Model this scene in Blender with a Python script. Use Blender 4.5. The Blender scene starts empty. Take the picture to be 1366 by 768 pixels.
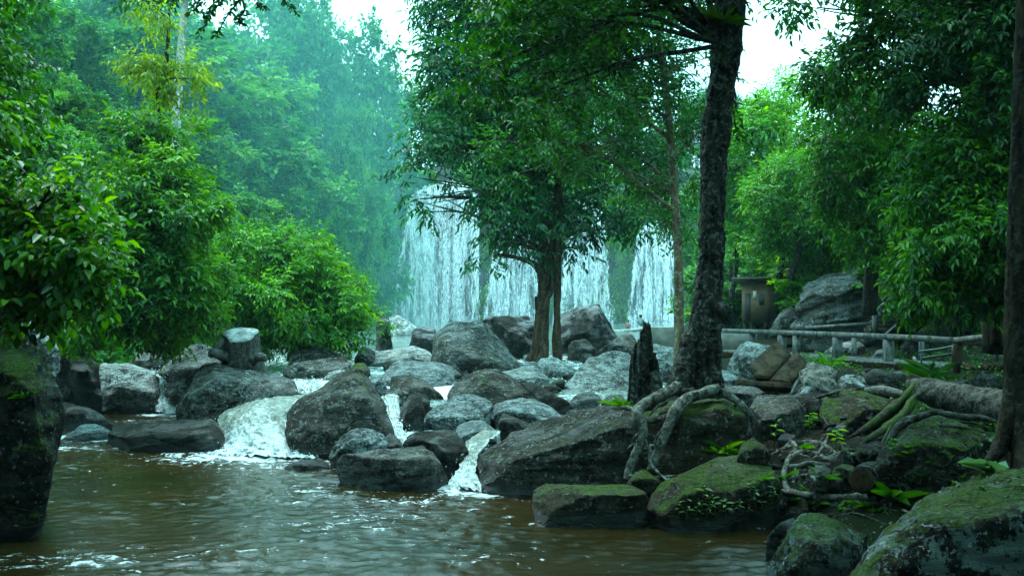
import bpy, bmesh, math, random
import numpy as np
from mathutils import Vector
from mathutils.bvhtree import BVHTree

scene = bpy.context.scene
COL = scene.collection
# ------------------------------------------------------------------ camera
F, CX, HY, H = 1328.0, 683.0, 420.0, 2.2     # focal length in photo pixels, principal column, horizon row, eye height
cam_data = bpy.data.cameras.new('camera')
cam = bpy.data.objects.new('camera', cam_data)
COL.objects.link(cam)
cam.location = (0, 0, H)
cam.rotation_euler = (math.radians(90), 0, 0)
cam_data.sensor_width = 36.0
cam_data.lens = 36.0 * F / 1366.0
cam_data.shift_y = 36.0 / 1366.0
cam_data.clip_end = 2000.0
scene.camera = cam
# ------------------------------------------------------------------ world, sun, exposure
SUN_EL, SUN_AZ = math.radians(62), math.radians(-25)     # the sun stands behind the clouds over the falls, a little to the left
world = bpy.data.worlds.new('World')
scene.world = world
world.use_nodes = True
wn = world.node_tree
wn.nodes.clear()
def wnode(t): return wn.nodes.new(t)
w_out = wnode('ShaderNodeOutputWorld'); w_bg = wnode('ShaderNodeBackground')
w_sky = wnode('ShaderNodeTexSky'); w_sky.sky_type = 'NISHITA'; w_sky.sun_disc = False
w_sky.sun_elevation = SUN_EL; w_sky.sun_rotation = SUN_AZ
w_tc = wnode('ShaderNodeTexCoord'); w_sep = wnode('ShaderNodeSeparateXYZ')
wn.links.new(w_tc.outputs['Generated'], w_sep.inputs[0])
w_cie = wnode('ShaderNodeMapRange')           # overcast sky: three times brighter overhead than at the horizon
w_cie.interpolation_type = 'SMOOTHSTEP'
w_cie.inputs['From Min'].default_value = -0.05; w_cie.inputs['From Max'].default_value = 1.0
w_cie.inputs['To Min'].default_value = 0.52; w_cie.inputs['To Max'].default_value = 2.35
wn.links.new(w_sep.outputs['Z'], w_cie.inputs['Value'])
w_cl = wnode('ShaderNodeTexNoise'); w_cl.inputs['Scale'].default_value = 2.3; w_cl.inputs['Detail'].default_value = 4
wn.links.new(w_tc.outputs['Generated'], w_cl.inputs['Vector'])
w_ramp = wnode('ShaderNodeValToRGB')
w_ramp.color_ramp.elements[0].position = 0.35; w_ramp.color_ramp.elements[0].color = (2.7, 7.6, 8.4, 1)
w_ramp.color_ramp.elements[1].position = 0.62; w_ramp.color_ramp.elements[1].color = (5.2, 10.8, 11.6, 1)
wn.links.new(w_cl.outputs['Fac'], w_ramp.inputs['Fac'])
w_mul = wnode('ShaderNodeMix'); w_mul.data_type = 'RGBA'; w_mul.blend_type = 'MULTIPLY'
w_mul.inputs['Factor'].default_value = 1.0
wn.links.new(w_ramp.outputs['Color'], w_mul.inputs['A']); wn.links.new(w_cie.outputs['Result'], w_mul.inputs['B'])
w_mix = wnode('ShaderNodeMix'); w_mix.data_type = 'RGBA'; w_mix.inputs['Factor'].default_value = 0.85
wn.links.new(w_sky.outputs['Color'], w_mix.inputs['A']); wn.links.new(w_mul.outputs['Result'], w_mix.inputs['B'])
w_bg.inputs['Strength'].default_value = 0.15
wn.links.new(w_mix.outputs['Result'], w_bg.inputs['Color']); wn.links.new(w_bg.outputs[0], w_out.inputs['Surface'])
sun_data = bpy.data.lights.new('sun', 'SUN')
sun_data.energy = 1.0; sun_data.angle = math.radians(14); sun_data.color = (1.0, 0.98, 0.90)
sun = bpy.data.objects.new('sun', sun_data); COL.objects.link(sun)
sdir = Vector((math.sin(SUN_AZ) * math.cos(SUN_EL), math.cos(SUN_AZ) * math.cos(SUN_EL), math.sin(SUN_EL)))
sun.rotation_euler = (-sdir).to_track_quat('-Z', 'Y').to_euler()
vs = scene.view_settings
vs.view_transform = 'Standard'; vs.look = 'None'; vs.gamma = 1.0; vs.use_curve_mapping = False
vs.exposure = 1.32
scene.render.engine = 'CYCLES'
cy = scene.cycles
cy.max_bounces = 6; cy.diffuse_bounces = 2; cy.glossy_bounces = 2; cy.transmission_bounces = 3
cy.transparent_max_bounces = 16; cy.volume_bounces = 0
cy.use_denoising = True; cy.caustics_reflective = False; cy.caustics_refractive = False
cy.sample_clamp_indirect = 4.0

# ------------------------------------------------------------------ helpers: numbers
rng = np.random.default_rng(11)
def P(px, py, d):
    """the point d metres ahead of the eye that the photograph shows at column px, row py"""
    return np.array([(px - CX) / F * d, d, H - (py - HY) / F * d])
def unit(v): return v / np.maximum(np.linalg.norm(v, axis=-1, keepdims=True), 1e-9)
_perm = rng.permutation(256); _perm = np.concatenate([_perm, _perm, _perm])
_grad = unit(rng.normal(size=(256, 3)))
def pnoise(p):
    p = np.asarray(p, float)
    pi = np.floor(p).astype(int); pf = p - pi
    u = pf ** 3 * (pf * (pf * 6 - 15) + 10); pi = pi & 255
    out = 0
    for dx in (0, 1):
        wx = u[:, 0] if dx else 1 - u[:, 0]
        for dy in (0, 1):
            wy = u[:, 1] if dy else 1 - u[:, 1]
            for dz in (0, 1):
                wz = u[:, 2] if dz else 1 - u[:, 2]
                hh = _perm[_perm[_perm[pi[:, 0] + dx] + pi[:, 1] + dy] + pi[:, 2] + dz]
                g = _grad[hh]
                out = out + wx * wy * wz * (g[:, 0] * (pf[:, 0] - dx) + g[:, 1] * (pf[:, 1] - dy) + g[:, 2] * (pf[:, 2] - dz))
    return out * 1.6
def fbm(p, octaves=4, gain=0.5, lac=2.03):
    a, s, o = 1.0, 0.0, 0.0
    p = np.asarray(p, float)
    for i in range(octaves):
        o = o + a * pnoise(p + i * 17.3); s += a; a *= gain; p = p * lac
    return o / s
def ridged(p, octaves=3):
    a, s, o = 1.0, 0.0, 0.0
    for i in range(octaves):
        o = o + a * (1 - np.abs(pnoise(p + i * 9.1)) * 2); s += a; a *= 0.5; p = p * 2.1
    return o / s
def spline(pts, n):
    """Catmull-Rom through the rows of pts, n samples"""
    p = np.asarray(pts, float)
    p = np.vstack([2 * p[0] - p[1], p, 2 * p[-1] - p[-2]])
    t = np.linspace(0, len(p) - 3 - 1e-6, n); i = t.astype(int); f = (t - i)[:, None]
    a, b, c, d = p[i], p[i + 1], p[i + 2], p[i + 3]
    return 0.5 * (2 * b + (c - a) * f + (2 * a - 5 * b + 4 * c - d) * f ** 2 + (3 * b - a - 3 * c + d) * f ** 3)

# ------------------------------------------------------------------ helpers: meshes and objects
class MB:
    """collects vertices and faces; build() links them as one mesh object"""
    def __init__(self): self.v, self.q, self.t, self.n, self.attr = [], [], [], 0, {}
    def add(self, v, quads=None, tris=None, **attr):
        v = np.asarray(v, float).reshape(-1, 3)
        self.v.append(v)
        if quads is not None and len(quads): self.q.append(np.asarray(quads).reshape(-1, 4) + self.n)
        if tris is not None and len(tris): self.t.append(np.asarray(tris).reshape(-1, 3) + self.n)
        for k, a in attr.items(): self.attr.setdefault(k, []).append(np.broadcast_to(np.asarray(a, float), (len(v),)).copy())
        self.n += len(v)
        return self
    def verts(self): return np.vstack(self.v)
    def build(self, name, mat, parent=None, loc=None, smooth=True, base=None):
        V = self.verts()
        if loc is None: loc = np.zeros(3)
        loc = np.asarray(loc, float)
        off = loc + (np.asarray(base, float) if base is not None else 0)
        me = bpy.data.meshes.new(name)
        q = np.vstack(self.q) if self.q else np.zeros((0, 4), int)
        t = np.vstack(self.t) if self.t else np.zeros((0, 3), int)
        me.vertices.add(len(V)); me.vertices.foreach_set('co', (V - off).astype(np.float32).ravel())
        me.loops.add(q.size + t.size); me.loops.foreach_set('vertex_index', np.concatenate([q.ravel(), t.ravel()]).astype(np.int32))
        me.polygons.add(len(q) + len(t))
        me.polygons.foreach_set('loop_start', np.concatenate([np.arange(len(q)) * 4, q.size + np.arange(len(t)) * 3]).astype(np.int32))
        me.polygons.foreach_set('loop_total', np.concatenate([np.full(len(q), 4), np.full(len(t), 3)]).astype(np.int32))
        if smooth: me.polygons.foreach_set('use_smooth', np.ones(len(q) + len(t), bool))
        for k, a in self.attr.items():
            at = me.attributes.new(k, 'FLOAT', 'POINT'); at.data.foreach_set('value', np.concatenate(a).astype(np.float32))
        me.update(calc_edges=True)
        me.materials.append(mat)
        o = bpy.data.objects.new(name, me); COL.objects.link(o)
        if parent is not None: o.parent = parent
        o.location = loc
        return o
def tag(o, label=None, cat=None, group=None, kind=None):
    if label: o['label'] = label
    if cat: o['category'] = cat
    if group: o['group'] = group
    if kind: o['kind'] = kind
    return o
def empty(name, loc, label, cat, group=None):
    o = bpy.data.objects.new(name, None); COL.objects.link(o); o.location = loc; o.empty_display_size = 0.2
    return tag(o, label, cat, group)
def copy_tree(o, parent=None):
    c = o.copy(); COL.objects.link(c)
    if parent is not None: c.parent = parent
    for ch in [x for x in o.children]: copy_tree(ch, c)
    return c
def grid_quads(nu, nv):
    i = np.arange(nu - 1)[:, None] * nv + np.arange(nv - 1)[None, :]
    return np.stack([i, i + nv, i + nv + 1, i + 1], -1).reshape(-1, 4)
def tube(mb, path, rad, seg=10, n=None, rough=0.0, freq=3.0, cap=True, bark=None, **attr):
    path = np.asarray(path, float); rad = np.asarray(rad, float)
    if np.ndim(rad) == 0: rad = np.full(len(path), float(rad))
    if n is None: n = max(6, 4 * len(path))
    c = spline(np.hstack([path, rad[:, None]]), n); r = np.maximum(c[:, 3], 0.001); c = c[:, :3]
    t = unit(np.gradient(c, axis=0))
    up = np.array([0, 0, 1.0]) if abs(t[0, 2]) < 0.8 else np.array([1.0, 0, 0])
    a = np.empty_like(c); prev = unit(np.cross(up, t[0]))
    for i in range(n):
        prev = unit(prev - t[i] * np.dot(prev, t[i])); a[i] = prev
    b = np.cross(t, a)
    th = np.linspace(0, 2 * math.pi, seg, endpoint=False)
    ring = a[:, None, :] * np.cos(th)[None, :, None] + b[:, None, :] * np.sin(th)[None, :, None]
    rr = np.repeat(r[:, None], seg, 1)
    if rough:
        pp = (c[:, None, :] + ring * rr[..., None]).reshape(-1, 3)
        nz = (0.7 * fbm(pp * freq + 3.1, 4) + 0.5 * (ridged(pp * freq * 0.8 + 9.0, 3) - 0.5)).reshape(n, seg)
        rr = rr * (1 + rough * nz)
    if bark:
        pp = (c[:, None, :] + ring * rr[..., None]).reshape(-1, 3)
        rr = rr + bark[0] * (ridged(pp * np.array([1, 1, 0.30]) * bark[1], 3) - 0.6 + 0.5 * fbm(pp * bark[1] * 1.7, 3)).reshape(n, seg)
    V = c[:, None, :] + ring * rr[..., None]
    i = np.arange(n - 1)[:, None] * seg; j = np.arange(seg)[None, :]; j2 = (j + 1) % seg
    Q = np.stack([i + j, i + j2, i + seg + j2, i + seg + j], -1).reshape(-1, 4)
    V = V.reshape(-1, 3)
    T = None
    if cap:
        V = np.vstack([V, c[0], c[-1]]); k = n * seg
        jj = np.arange(seg); jj2 = (jj + 1) % seg
        T = np.vstack([np.stack([jj2, jj, np.full(seg, k)], -1), np.stack([(n - 1) * seg + jj, (n - 1) * seg + jj2, np.full(seg, k + 1)], -1)])
    mb.add(V, Q, T, **attr)
    return mb
def box(mb, c, s, rz=0.0, ry=0.0, rx=0.0, bev=0.0):
    """a box of size s about c, turned; bev cuts its long edges"""
    from mathutils import Euler
    bm = bmesh.new(); bmesh.ops.create_cube(bm, size=1.0)
    bmesh.ops.scale(bm, vec=Vector(s), verts=bm.verts)
    if bev: bmesh.ops.bevel(bm, geom=bm.edges[:], offset=bev, segments=1, affect='EDGES')
    bmesh.ops.triangulate(bm, faces=bm.faces[:])
    R = np.array(Euler((rx, ry, rz)).to_matrix())
    bm.verts.ensure_lookup_table()
    V = np.array([v.co[:] for v in bm.verts]) @ R.T + np.asarray(c, float)
    mb.add(V, None, [[v.index for v in f.verts] for f in bm.faces]); bm.free()
    return mb
def bar(mb, p0, p1, w, h):
    """a squared timber from p0 to p1"""
    p0 = np.asarray(p0, float); p1 = np.asarray(p1, float); t = unit(p1 - p0)
    s = unit(np.cross(t, [0, 0, 1.0])) if abs(t[2]) < 0.95 else np.array([1.0, 0, 0])
    u = np.cross(s, t); s = s * w / 2; u = u * h / 2
    V = [p0 - s - u, p0 + s - u, p0 + s + u, p0 - s + u, p1 - s - u, p1 + s - u, p1 + s + u, p1 - s + u]
    mb.add(V, [[0, 1, 2, 3], [7, 6, 5, 4], [0, 4, 5, 1], [1, 5, 6, 2], [2, 6, 7, 3], [3, 7, 4, 0]])
    return mb
# ------------------------------------------------------------------ materials
class Mat:
    def __init__(self, name):
        self.m = bpy.data.materials.new(name); self.m.use_nodes = True
        self.nt = self.m.node_tree; self.nt.nodes.clear()
        self.out = self.nt.nodes.new('ShaderNodeOutputMaterial')
    def n(self, t, **kw):
        nd = self.nt.nodes.new(t)
        for k, v in kw.items():
            if k.startswith('_'): setattr(nd, k[1:], v)
            else:
                key = int(k[1:]) if k[0] == 'i' and k[1:].isdigit() else k.replace('__', ' ')
                if isinstance(v, bpy.types.NodeSocket): self.nt.links.new(v, nd.inputs[key])
                else: nd.inputs[key].default_value = v
        return nd
    def coords(self, scale=(1, 1, 1), which='Object', offset=True):
        tc = self.n('ShaderNodeTexCoord')
        v = tc.outputs[which]
        if offset:
            oi = self.n('ShaderNodeObjectInfo')
            mu = self.n('ShaderNodeMath', _operation='MULTIPLY', i0=oi.outputs['Random'], i1=37.0)
            v = self.n('ShaderNodeVectorMath', _operation='ADD', i0=v, i1=mu.outputs[0]).outputs[0]
        return self.n('ShaderNodeMapping', Vector=v, Scale=scale).outputs[0]
    def noise(self, vec, scale, detail=5, rough=0.55, dist=0.0):
        return self.n('ShaderNodeTexNoise', Vector=vec, Scale=scale, Detail=detail, Roughness=rough, Distortion=dist).outputs['Fac']
    def ramp(self, fac, stops):
        r = self.n('ShaderNodeValToRGB', Fac=fac); cr = r.color_ramp
        while len(cr.elements) < len(stops): cr.elements.new(0.5)
        for e, (p, c) in zip(cr.elements, stops):
            e.position = p; e.color = (c, c, c, 1) if isinstance(c, (int, float)) else (*c, 1)
        return r.outputs['Color']
    def mix(self, fac, a, b, mode='MIX'):
        nd = self.n('ShaderNodeMix', _data_type='RGBA', _blend_type=mode)
        for k, v in ((0, fac), (6, a), (7, b)):
            if isinstance(v, bpy.types.NodeSocket): self.nt.links.new(v, nd.inputs[k])
            elif isinstance(v, tuple): nd.inputs[k].default_value = (*v, 1)
            else: nd.inputs[k].default_value = v
        return nd.outputs[2]
    def math(self, op, a, b=0.0, clamp=False):
        nd = self.n('ShaderNodeMath', _operation=op, i0=a, i1=b); nd.use_clamp = clamp
        return nd.outputs[0]
    def bump(self, height, strength=0.5, dist=0.02, normal=None):
        nd = self.n('ShaderNodeBump', Height=height, Strength=strength, Distance=dist)
        if normal is not None: self.nt.links.new(normal, nd.inputs['Normal'])
        return nd.outputs[0]
    def surf(self, sh): self.nt.links.new(sh, self.out.inputs['Surface']); return self.m
    def principled(self, col, rough, normal=None, spec=0.5):
        kw = {'Base__Color': col if isinstance(col, bpy.types.NodeSocket) else (*col, 1), 'Roughness': rough, 'Specular__IOR__Level': spec}
        nd = self.n('ShaderNodeBsdfPrincipled', **kw)
        if normal is not None: self.nt.links.new(normal, nd.inputs['Normal'])
        return nd.outputs[0]

def rock_mat(name, dark, light, lichen=0.45, moss=0.0, wet=0.35, brown=0.3, lich_col=(0.42, 0.44, 0.41), tilt=0.25):
    M = Mat(name)
    v = M.coords(); vs_ = M.n('ShaderNodeMapping', Vector=v, Scale=(1, 1, 3.2), Rotation=(tilt, tilt * 0.7, 0)).outputs[0]
    big = M.noise(v, 1.1, 8, 0.65, 0.5); mid = M.noise(vs_, 4.2, 9, 0.72, 0.2); fine = M.noise(v, 26, 8, 0.75)
    grain = M.math('ADD', M.math('MULTIPLY', mid, 0.50), M.math('MULTIPLY', fine, 0.50))
    c = M.ramp(grain, [(0.43, dark), (0.50, tuple(0.7 * a + 0.3 * b for a, b in zip(dark, light))), (0.575, light)])
    c = M.mix(M.ramp(big, [(0.40, 0.0), (0.64, brown)]), c, M.mix(fine, (0.040, 0.026, 0.013), (0.115, 0.082, 0.048)))
    blot = M.ramp(M.math('ADD', M.math('MULTIPLY', M.noise(v, 1.9, 6, 0.7, 0.6), 0.75), M.math('MULTIPLY', fine, 0.25)), [(0.42, 0.85), (0.49, 0.0)])
    c = M.mix(blot, c, tuple(x * 0.55 for x in dark))
    lf = M.math('ADD', M.math('MULTIPLY', M.noise(v, 4.5, 8, 0.72, 0.4), 0.7), M.math('MULTIPLY', fine, 0.3))
    lm = M.ramp(lf, [(0.585 - 0.12 * lichen, 0.0), (0.62 - 0.12 * lichen, min(1.0, 0.8 * lichen + 0.1))])
    c = M.mix(lm, c, lich_col)
    spots = M.ramp(M.noise(v, 17, 4, 0.6, 0.1), [(0.625, 0.0), (0.65, lichen * 0.9)])
    c = M.mix(spots, c, (0.58, 0.60, 0.58))
    wv = M.n('ShaderNodeVectorMath', _operation='ADD', i0=vs_, i1=M.n('ShaderNodeVectorMath', _operation='SCALE', i0=M.n('ShaderNodeTexNoise', Vector=v, Scale=1.3, Detail=5.0, Roughness=0.6).outputs['Color'], Scale=1.6).outputs[0]).outputs[0]
    ce = M.n('ShaderNodeTexVoronoi', Vector=wv, Scale=0.55, _feature='DISTANCE_TO_EDGE').outputs['Distance']
    ck = M.math('MULTIPLY', M.ramp(M.math('ADD', ce, M.math('MULTIPLY', M.math('SUBTRACT', fine, 0.5), 0.03)), [(0.0, 1.0), (0.020, 0.0)]), M.ramp(M.noise(v, 0.9, 3), [(0.46, 0.0), (0.54, 1.0)]))
    c = M.mix(M.math('MULTIPLY', ck, 0.8), c, tuple(x * 0.4 for x in dark))
    
    if moss:
        geo = M.n('ShaderNodeNewGeometry'); nz = M.n('ShaderNodeSeparateXYZ', Vector=geo.outputs['Normal']).outputs['Z']
        mf = M.math('ADD', M.math('MULTIPLY', nz, 0.16), M.math('ADD', M.math('MULTIPLY', M.noise(v, 2.6, 8, 0.72, 0.4), 0.75), M.math('MULTIPLY', fine, 0.25)))
        mk = M.ramp(mf, [(0.76 - 0.33 * moss, 0.0), (0.84 - 0.33 * moss, 0.92)])
        mc = M.ramp(M.noise(v, 30, 6, 0.7), [(0.34, (0.014, 0.026, 0.004)), (0.5, (0.040, 0.078, 0.008)), (0.66, (0.110, 0.150, 0.014))])
        c = M.mix(mk, c, mc)
    pz = M.n('ShaderNodeSeparateXYZ', Vector=M.n('ShaderNodeNewGeometry').outputs['Position']).outputs['Z']
    wb = M.ramp(M.math('ADD', pz, M.math('MULTIPLY', M.math('SUBTRACT', big, 0.5), 0.5)), [(0.10, 0.75), (0.20, 0.0)])
    c = M.mix(wb, c, tuple(x * 0.35 for x in dark))
    wm = M.math('MAXIMUM', M.ramp(M.noise(v, 1.6, 6, 0.7, 0.4), [(0.52 - 0.10 * wet, 0.0), (0.62 - 0.10 * wet, min(1.0, wet * 1.6))]), wb)
    r = M.ramp(M.math('ADD', wm, M.math('MULTIPLY', fine, 0.25)), [(0.1, 0.85), (1.0, 0.26)])
    sp = M.ramp(wm, [(0.0, 0.10), (1.0, 0.55)])
    c = M.mix(M.math('MULTIPLY', wm, 0.35), c, tuple(x * 0.8 for x in dark))
    h = M.math('SUBTRACT', M.math('ADD', M.math('MULTIPLY', mid, 0.9), M.math('MULTIPLY', fine, 0.6)), M.math('MULTIPLY', ck, 0.5))
    nrm = M.bump(h, 1.0, 0.085)
    return M.surf(M.principled(c, r, nrm, sp))
def bark_mat(name, dark, light, lich=0.3, moss=0.0, scale=9.0, stretch=0.22, bump=0.9, lich_col=(0.33, 0.35, 0.31)):
    M = Mat(name)
    v = M.coords((1, 1, stretch)); v1 = M.coords()
    n1 = M.noise(v, scale, 7, 0.65, 0.6); n2 = M.noise(v1, scale * 3, 5, 0.7)
    c = M.ramp(M.math('ADD', M.math('MULTIPLY', n1, 0.7), M.math('MULTIPLY', n2, 0.3)), [(0.42, dark), (0.58, light)])
    c = M.mix(M.ramp(M.noise(v1, scale * 1.5, 8, 0.75, 0.3), [(0.53, 0.0), (0.57, lich)]), c, lich_col)
    if moss:
        c = M.mix(M.ramp(M.noise(v1, 3, 5, 0.6, 0.4), [(0.5 - 0.2 * moss, 0.0), (0.62 - 0.1 * moss, 0.9)]), c, (0.045, 0.078, 0.014))
    return M.surf(M.principled(c, 0.85, M.bump(M.math('ADD', n1, M.math('MULTIPLY', n2, 0.4)), bump, 0.03), 0.12))
def leaf_mat(name, dark, mid, light, trans=0.35, gloss=0.42, sheen=0.32):
    M = Mat(name)
    a = M.n('ShaderNodeAttribute', _attribute_name='tint').outputs['Fac']
    c = M.ramp(a, [(0.0, dark), (0.5, mid), (1.0, light)])
    bs = M.principled(c, gloss, None, sheen)
    hsv = M.n('ShaderNodeHueSaturation', Hue=0.485, Saturation=1.15, Value=1.7, Color=c)
    tr = M.n('ShaderNodeBsdfTranslucent', Color=hsv.outputs[0])
    return M.surf(M.n('ShaderNodeMixShader', Fac=trans, i1=bs, i2=tr.outputs[0]).outputs[0])
# ------------------------------------------------------------------ the materials of this place
R_DARK = rock_mat('dark_wet_stone', (0.003, 0.004, 0.0035), (0.034, 0.041, 0.037), 0.06, 0.10, 0.50, 0.25)
R_GREY = rock_mat('grey_stone', (0.007, 0.009, 0.0075), (0.150, 0.162, 0.145), 0.38, 0.10, 0.38, 0.5)
R_PALE = rock_mat('pale_stone', (0.032, 0.037, 0.034), (0.54, 0.58, 0.545), 0.50, 0.0, 0.40, 0.50, (0.52, 0.55, 0.52))
R_BLUE = rock_mat('wet_slate_stone', (0.016, 0.025, 0.025), (0.30, 0.37, 0.365), 0.25, 0.0, 0.55, 0.30)
R_MOSS = rock_mat('mossy_stone', (0.003, 0.0045, 0.0025), (0.046, 0.048, 0.034), 0.28, 0.54, 0.20, 0.5)
R_LICH = rock_mat('lichened_stone', (0.003, 0.0045, 0.003), (0.025, 0.029, 0.020), 0.80, 0.56, 0.15, 0.45, (0.19, 0.27, 0.26))
R_SPOT = rock_mat('spotted_stone', (0.004, 0.006, 0.0045), (0.058, 0.063, 0.050), 0.38, 0.20, 0.30, 0.45, (0.25, 0.28, 0.25))
R_EDGE = rock_mat('black_mossy_stone', (0.002, 0.003, 0.002), (0.020, 0.024, 0.016), 0.30, 0.55, 0.20, 0.4, (0.12, 0.16, 0.13))
R_CLIFF = rock_mat('cliff_stone', (0.020, 0.030, 0.028), (0.12, 0.135, 0.12), 0.2, 0.45, 0.45, 0.35)
B_DARK = bark_mat('dark_cracked_bark', (0.003, 0.003, 0.002), (0.042, 0.040, 0.032), 0.65, 0.0, 9, 0.30, 1.0, (0.150, 0.165, 0.145))
B_ROOT = bark_mat('pale_root_bark', (0.022, 0.020, 0.015), (0.155, 0.15, 0.125), 0.6, 0.0, 10, 0.6, 0.8, (0.28, 0.30, 0.265))
B_FIG = bark_mat('ridged_brown_bark', (0.010, 0.006, 0.003), (0.090, 0.055, 0.030), 0.15, 0.0, 10, 0.10)
B_STUMP = bark_mat('grey_stump_bark', (0.012, 0.012, 0.010), (0.080, 0.080, 0.068), 0.2, 0.0, 10, 0.12)
B_POLE = bark_mat('patchy_pale_bark', (0.060, 0.036, 0.016), (0.20, 0.15, 0.085), 0.6, 0.0, 6, 0.5, 0.5, (0.33, 0.35, 0.30))
B_WHITE = bark_mat('white_bark', (0.20, 0.20, 0.18), (0.50, 0.50, 0.46), 0.4, 0.0, 5, 0.4, 0.4, (0.62, 0.62, 0.58))
B_BROWN = bark_mat('grey_brown_bark', (0.008, 0.006, 0.004), (0.046, 0.034, 0.021), 0.30, 0.0, 8, 0.18, 0.8, (0.10, 0.11, 0.09))
B_LOG = bark_mat('weathered_log_wood', (0.010, 0.010, 0.008), (0.080, 0.080, 0.066), 0.15, 0.0, 10, 1.0, 1.0)
B_MOSSY = bark_mat('mossy_root_bark', (0.008, 0.008, 0.005), (0.045, 0.040, 0.027), 0.10, 0.60, 8, 0.5, 1.0)
W_OLD = bark_mat('weathered_timber', (0.055, 0.060, 0.055), (0.20, 0.21, 0.195), 0.15, 0.0, 7, 0.3, 0.4)
W_BROWN = bark_mat('damp_brown_timber', (0.016, 0.010, 0.005), (0.070, 0.044, 0.023), 0.0, 0.0, 6, 0.3, 0.6)
W_CUT = bark_mat('sawn_grey_wood', (0.10, 0.115, 0.11), (0.30, 0.33, 0.315), 0.1, 0.0, 5, 1.0, 0.3)
L_DEEP = leaf_mat('deep_green_leaf', (0.005, 0.032, 0.005), (0.014, 0.082, 0.009), (0.045, 0.165, 0.012), 0.40)
L_DARKBLUE = leaf_mat('blue_green_leaf', (0.005, 0.034, 0.011), (0.014, 0.085, 0.022), (0.045, 0.165, 0.036), 0.36, 0.40, 0.30)
L_BANK = leaf_mat('glossy_bank_leaf', (0.006, 0.050, 0.004), (0.028, 0.145, 0.006), (0.120, 0.300, 0.008), 0.42)
L_MID = leaf_mat('fresh_green_leaf', (0.006, 0.045, 0.004), (0.020, 0.120, 0.006), (0.085, 0.250, 0.008), 0.42)
L_LIME = leaf_mat('lime_green_leaf', (0.008, 0.058, 0.004), (0.036, 0.185, 0.006), (0.170, 0.390, 0.008), 0.44)
L_YELLOW = leaf_mat('yellowing_leaf', (0.020, 0.080, 0.006), (0.100, 0.200, 0.008), (0.250, 0.340, 0.010), 0.45)
L_DEAD = leaf_mat('dead_leaf', (0.020, 0.012, 0.005), (0.040, 0.023, 0.009), (0.095, 0.060, 0.022), 0.1)
L_FOREST = leaf_mat('forest_leaf', (0.006, 0.040, 0.014), (0.020, 0.105, 0.024), (0.065, 0.200, 0.035), 0.28, 0.6, 0.2)
L_FOREST2 = leaf_mat('light_forest_leaf', (0.012, 0.065, 0.018), (0.040, 0.155, 0.030), (0.110, 0.260, 0.045), 0.30, 0.6, 0.2)
def soil_mat():
    M = Mat('dark_forest_soil'); v = M.coords(offset=False)
    a = M.noise(v, 1.3, 6); b = M.noise(v, 14, 6, 0.7)
    c = M.ramp(M.math('ADD', M.math('MULTIPLY', a, 0.5), M.math('MULTIPLY', b, 0.5)), [(0.35, (0.004, 0.004, 0.003)), (0.55, (0.014, 0.012, 0.008)), (0.7, (0.034, 0.030, 0.022))])
    c = M.mix(M.ramp(M.noise(v, 0.8, 5), [(0.48, 0.0), (0.6, 0.8)]), c, (0.012, 0.022, 0.006))
    return M.surf(M.principled(c, 0.9, M.bump(b, 0.9, 0.06), 0.05))
SOIL = soil_mat()
def water_mat(name, body, foam_gain, streak=(1.0, 1.0, 1.0), scale=7.0, dark=(0.5, 0.5, 0.5), bumpd=0.02, along=None):
    """murky water: brown body, glossy skin, foam where the vertex attribute 'foam' and the noise say so"""
    M = Mat(name); v = M.coords(streak, offset=False)
    n1 = M.noise(v, scale, 6, 0.62, 0.8); n2 = M.noise(v, scale * 4.3, 5, 0.7, 0.3); nb = M.noise(v, 0.5, 3)
    base = M.ramp(nb, [(0.35, body), (0.65, tuple(a * b for a, b in zip(body, dark)))])
    fo = M.n('ShaderNodeAttribute', _attribute_name='foam').outputs['Fac']
    tot = M.math('ADD', M.math('MULTIPLY', fo, foam_gain), M.math('ADD', M.math('MULTIPLY', n1, 0.65), M.math('MULTIPLY', n2, 0.35)))
    mk = M.ramp(tot, [(0.625, 0.0), (0.67, 0.6), (0.92, 1.0)])
    c = M.mix(mk, base, (0.66, 0.72, 0.74))
    rough = M.ramp(mk, [(0.0, 0.04), (0.6, 0.5)])
    h = M.math('ADD', n1, M.math('MULTIPLY', n2, 0.35))
    nd = M.n('ShaderNodeBsdfPrincipled', Base__Color=c, Roughness=rough, IOR=1.33, Specular__IOR__Level=0.24, Normal=M.bump(h, 0.30, bumpd))
    return M.surf(nd.outputs[0])
W_POOL = water_mat('brown_pool_water', (0.026, 0.016, 0.004), 0.50, (0.8, 1.0, 1.0), 7.0, (0.42, 0.60, 0.55), 0.04)
W_STREAM = water_mat('rapid_stream_water', (0.16, 0.19, 0.17), 0.50, (1.3, 0.6, 1.0), 3.0, (0.6, 0.7, 0.7), 0.05)
def cascade_mat():
    M = Mat('white_cascade_water'); v = M.coords((1.0, 1.0, 0.35), offset=False)
    n1 = M.noise(v, 9, 6, 0.65, 1.0); n2 = M.noise(v, 34, 4, 0.7)
    fo = M.n('ShaderNodeAttribute', _attribute_name='foam').outputs['Fac']
    t = M.math('ADD', M.math('MULTIPLY', fo, 0.42), M.math('ADD', M.math('MULTIPLY', n1, 0.72), M.math('MULTIPLY', n2, 0.28)))
    mk = M.ramp(t, [(0.58, 0.0), (0.76, 0.6), (0.98, 1.0)])
    c = M.mix(mk, M.ramp(n1, [(0.4, (0.09, 0.105, 0.075)), (0.6, (0.22, 0.25, 0.20))]), (0.60, 0.66, 0.68))
    nd = M.n('ShaderNodeBsdfPrincipled', Base__Color=c, Roughness=M.ramp(mk, [(0, 0.08), (0.7, 0.55)]), Normal=M.bump(M.math('ADD', n1, M.math('MULTIPLY', n2, 0.4)), 0.8, 0.06))
    return M.surf(nd.outputs[0])
W_CASC = cascade_mat()
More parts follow.
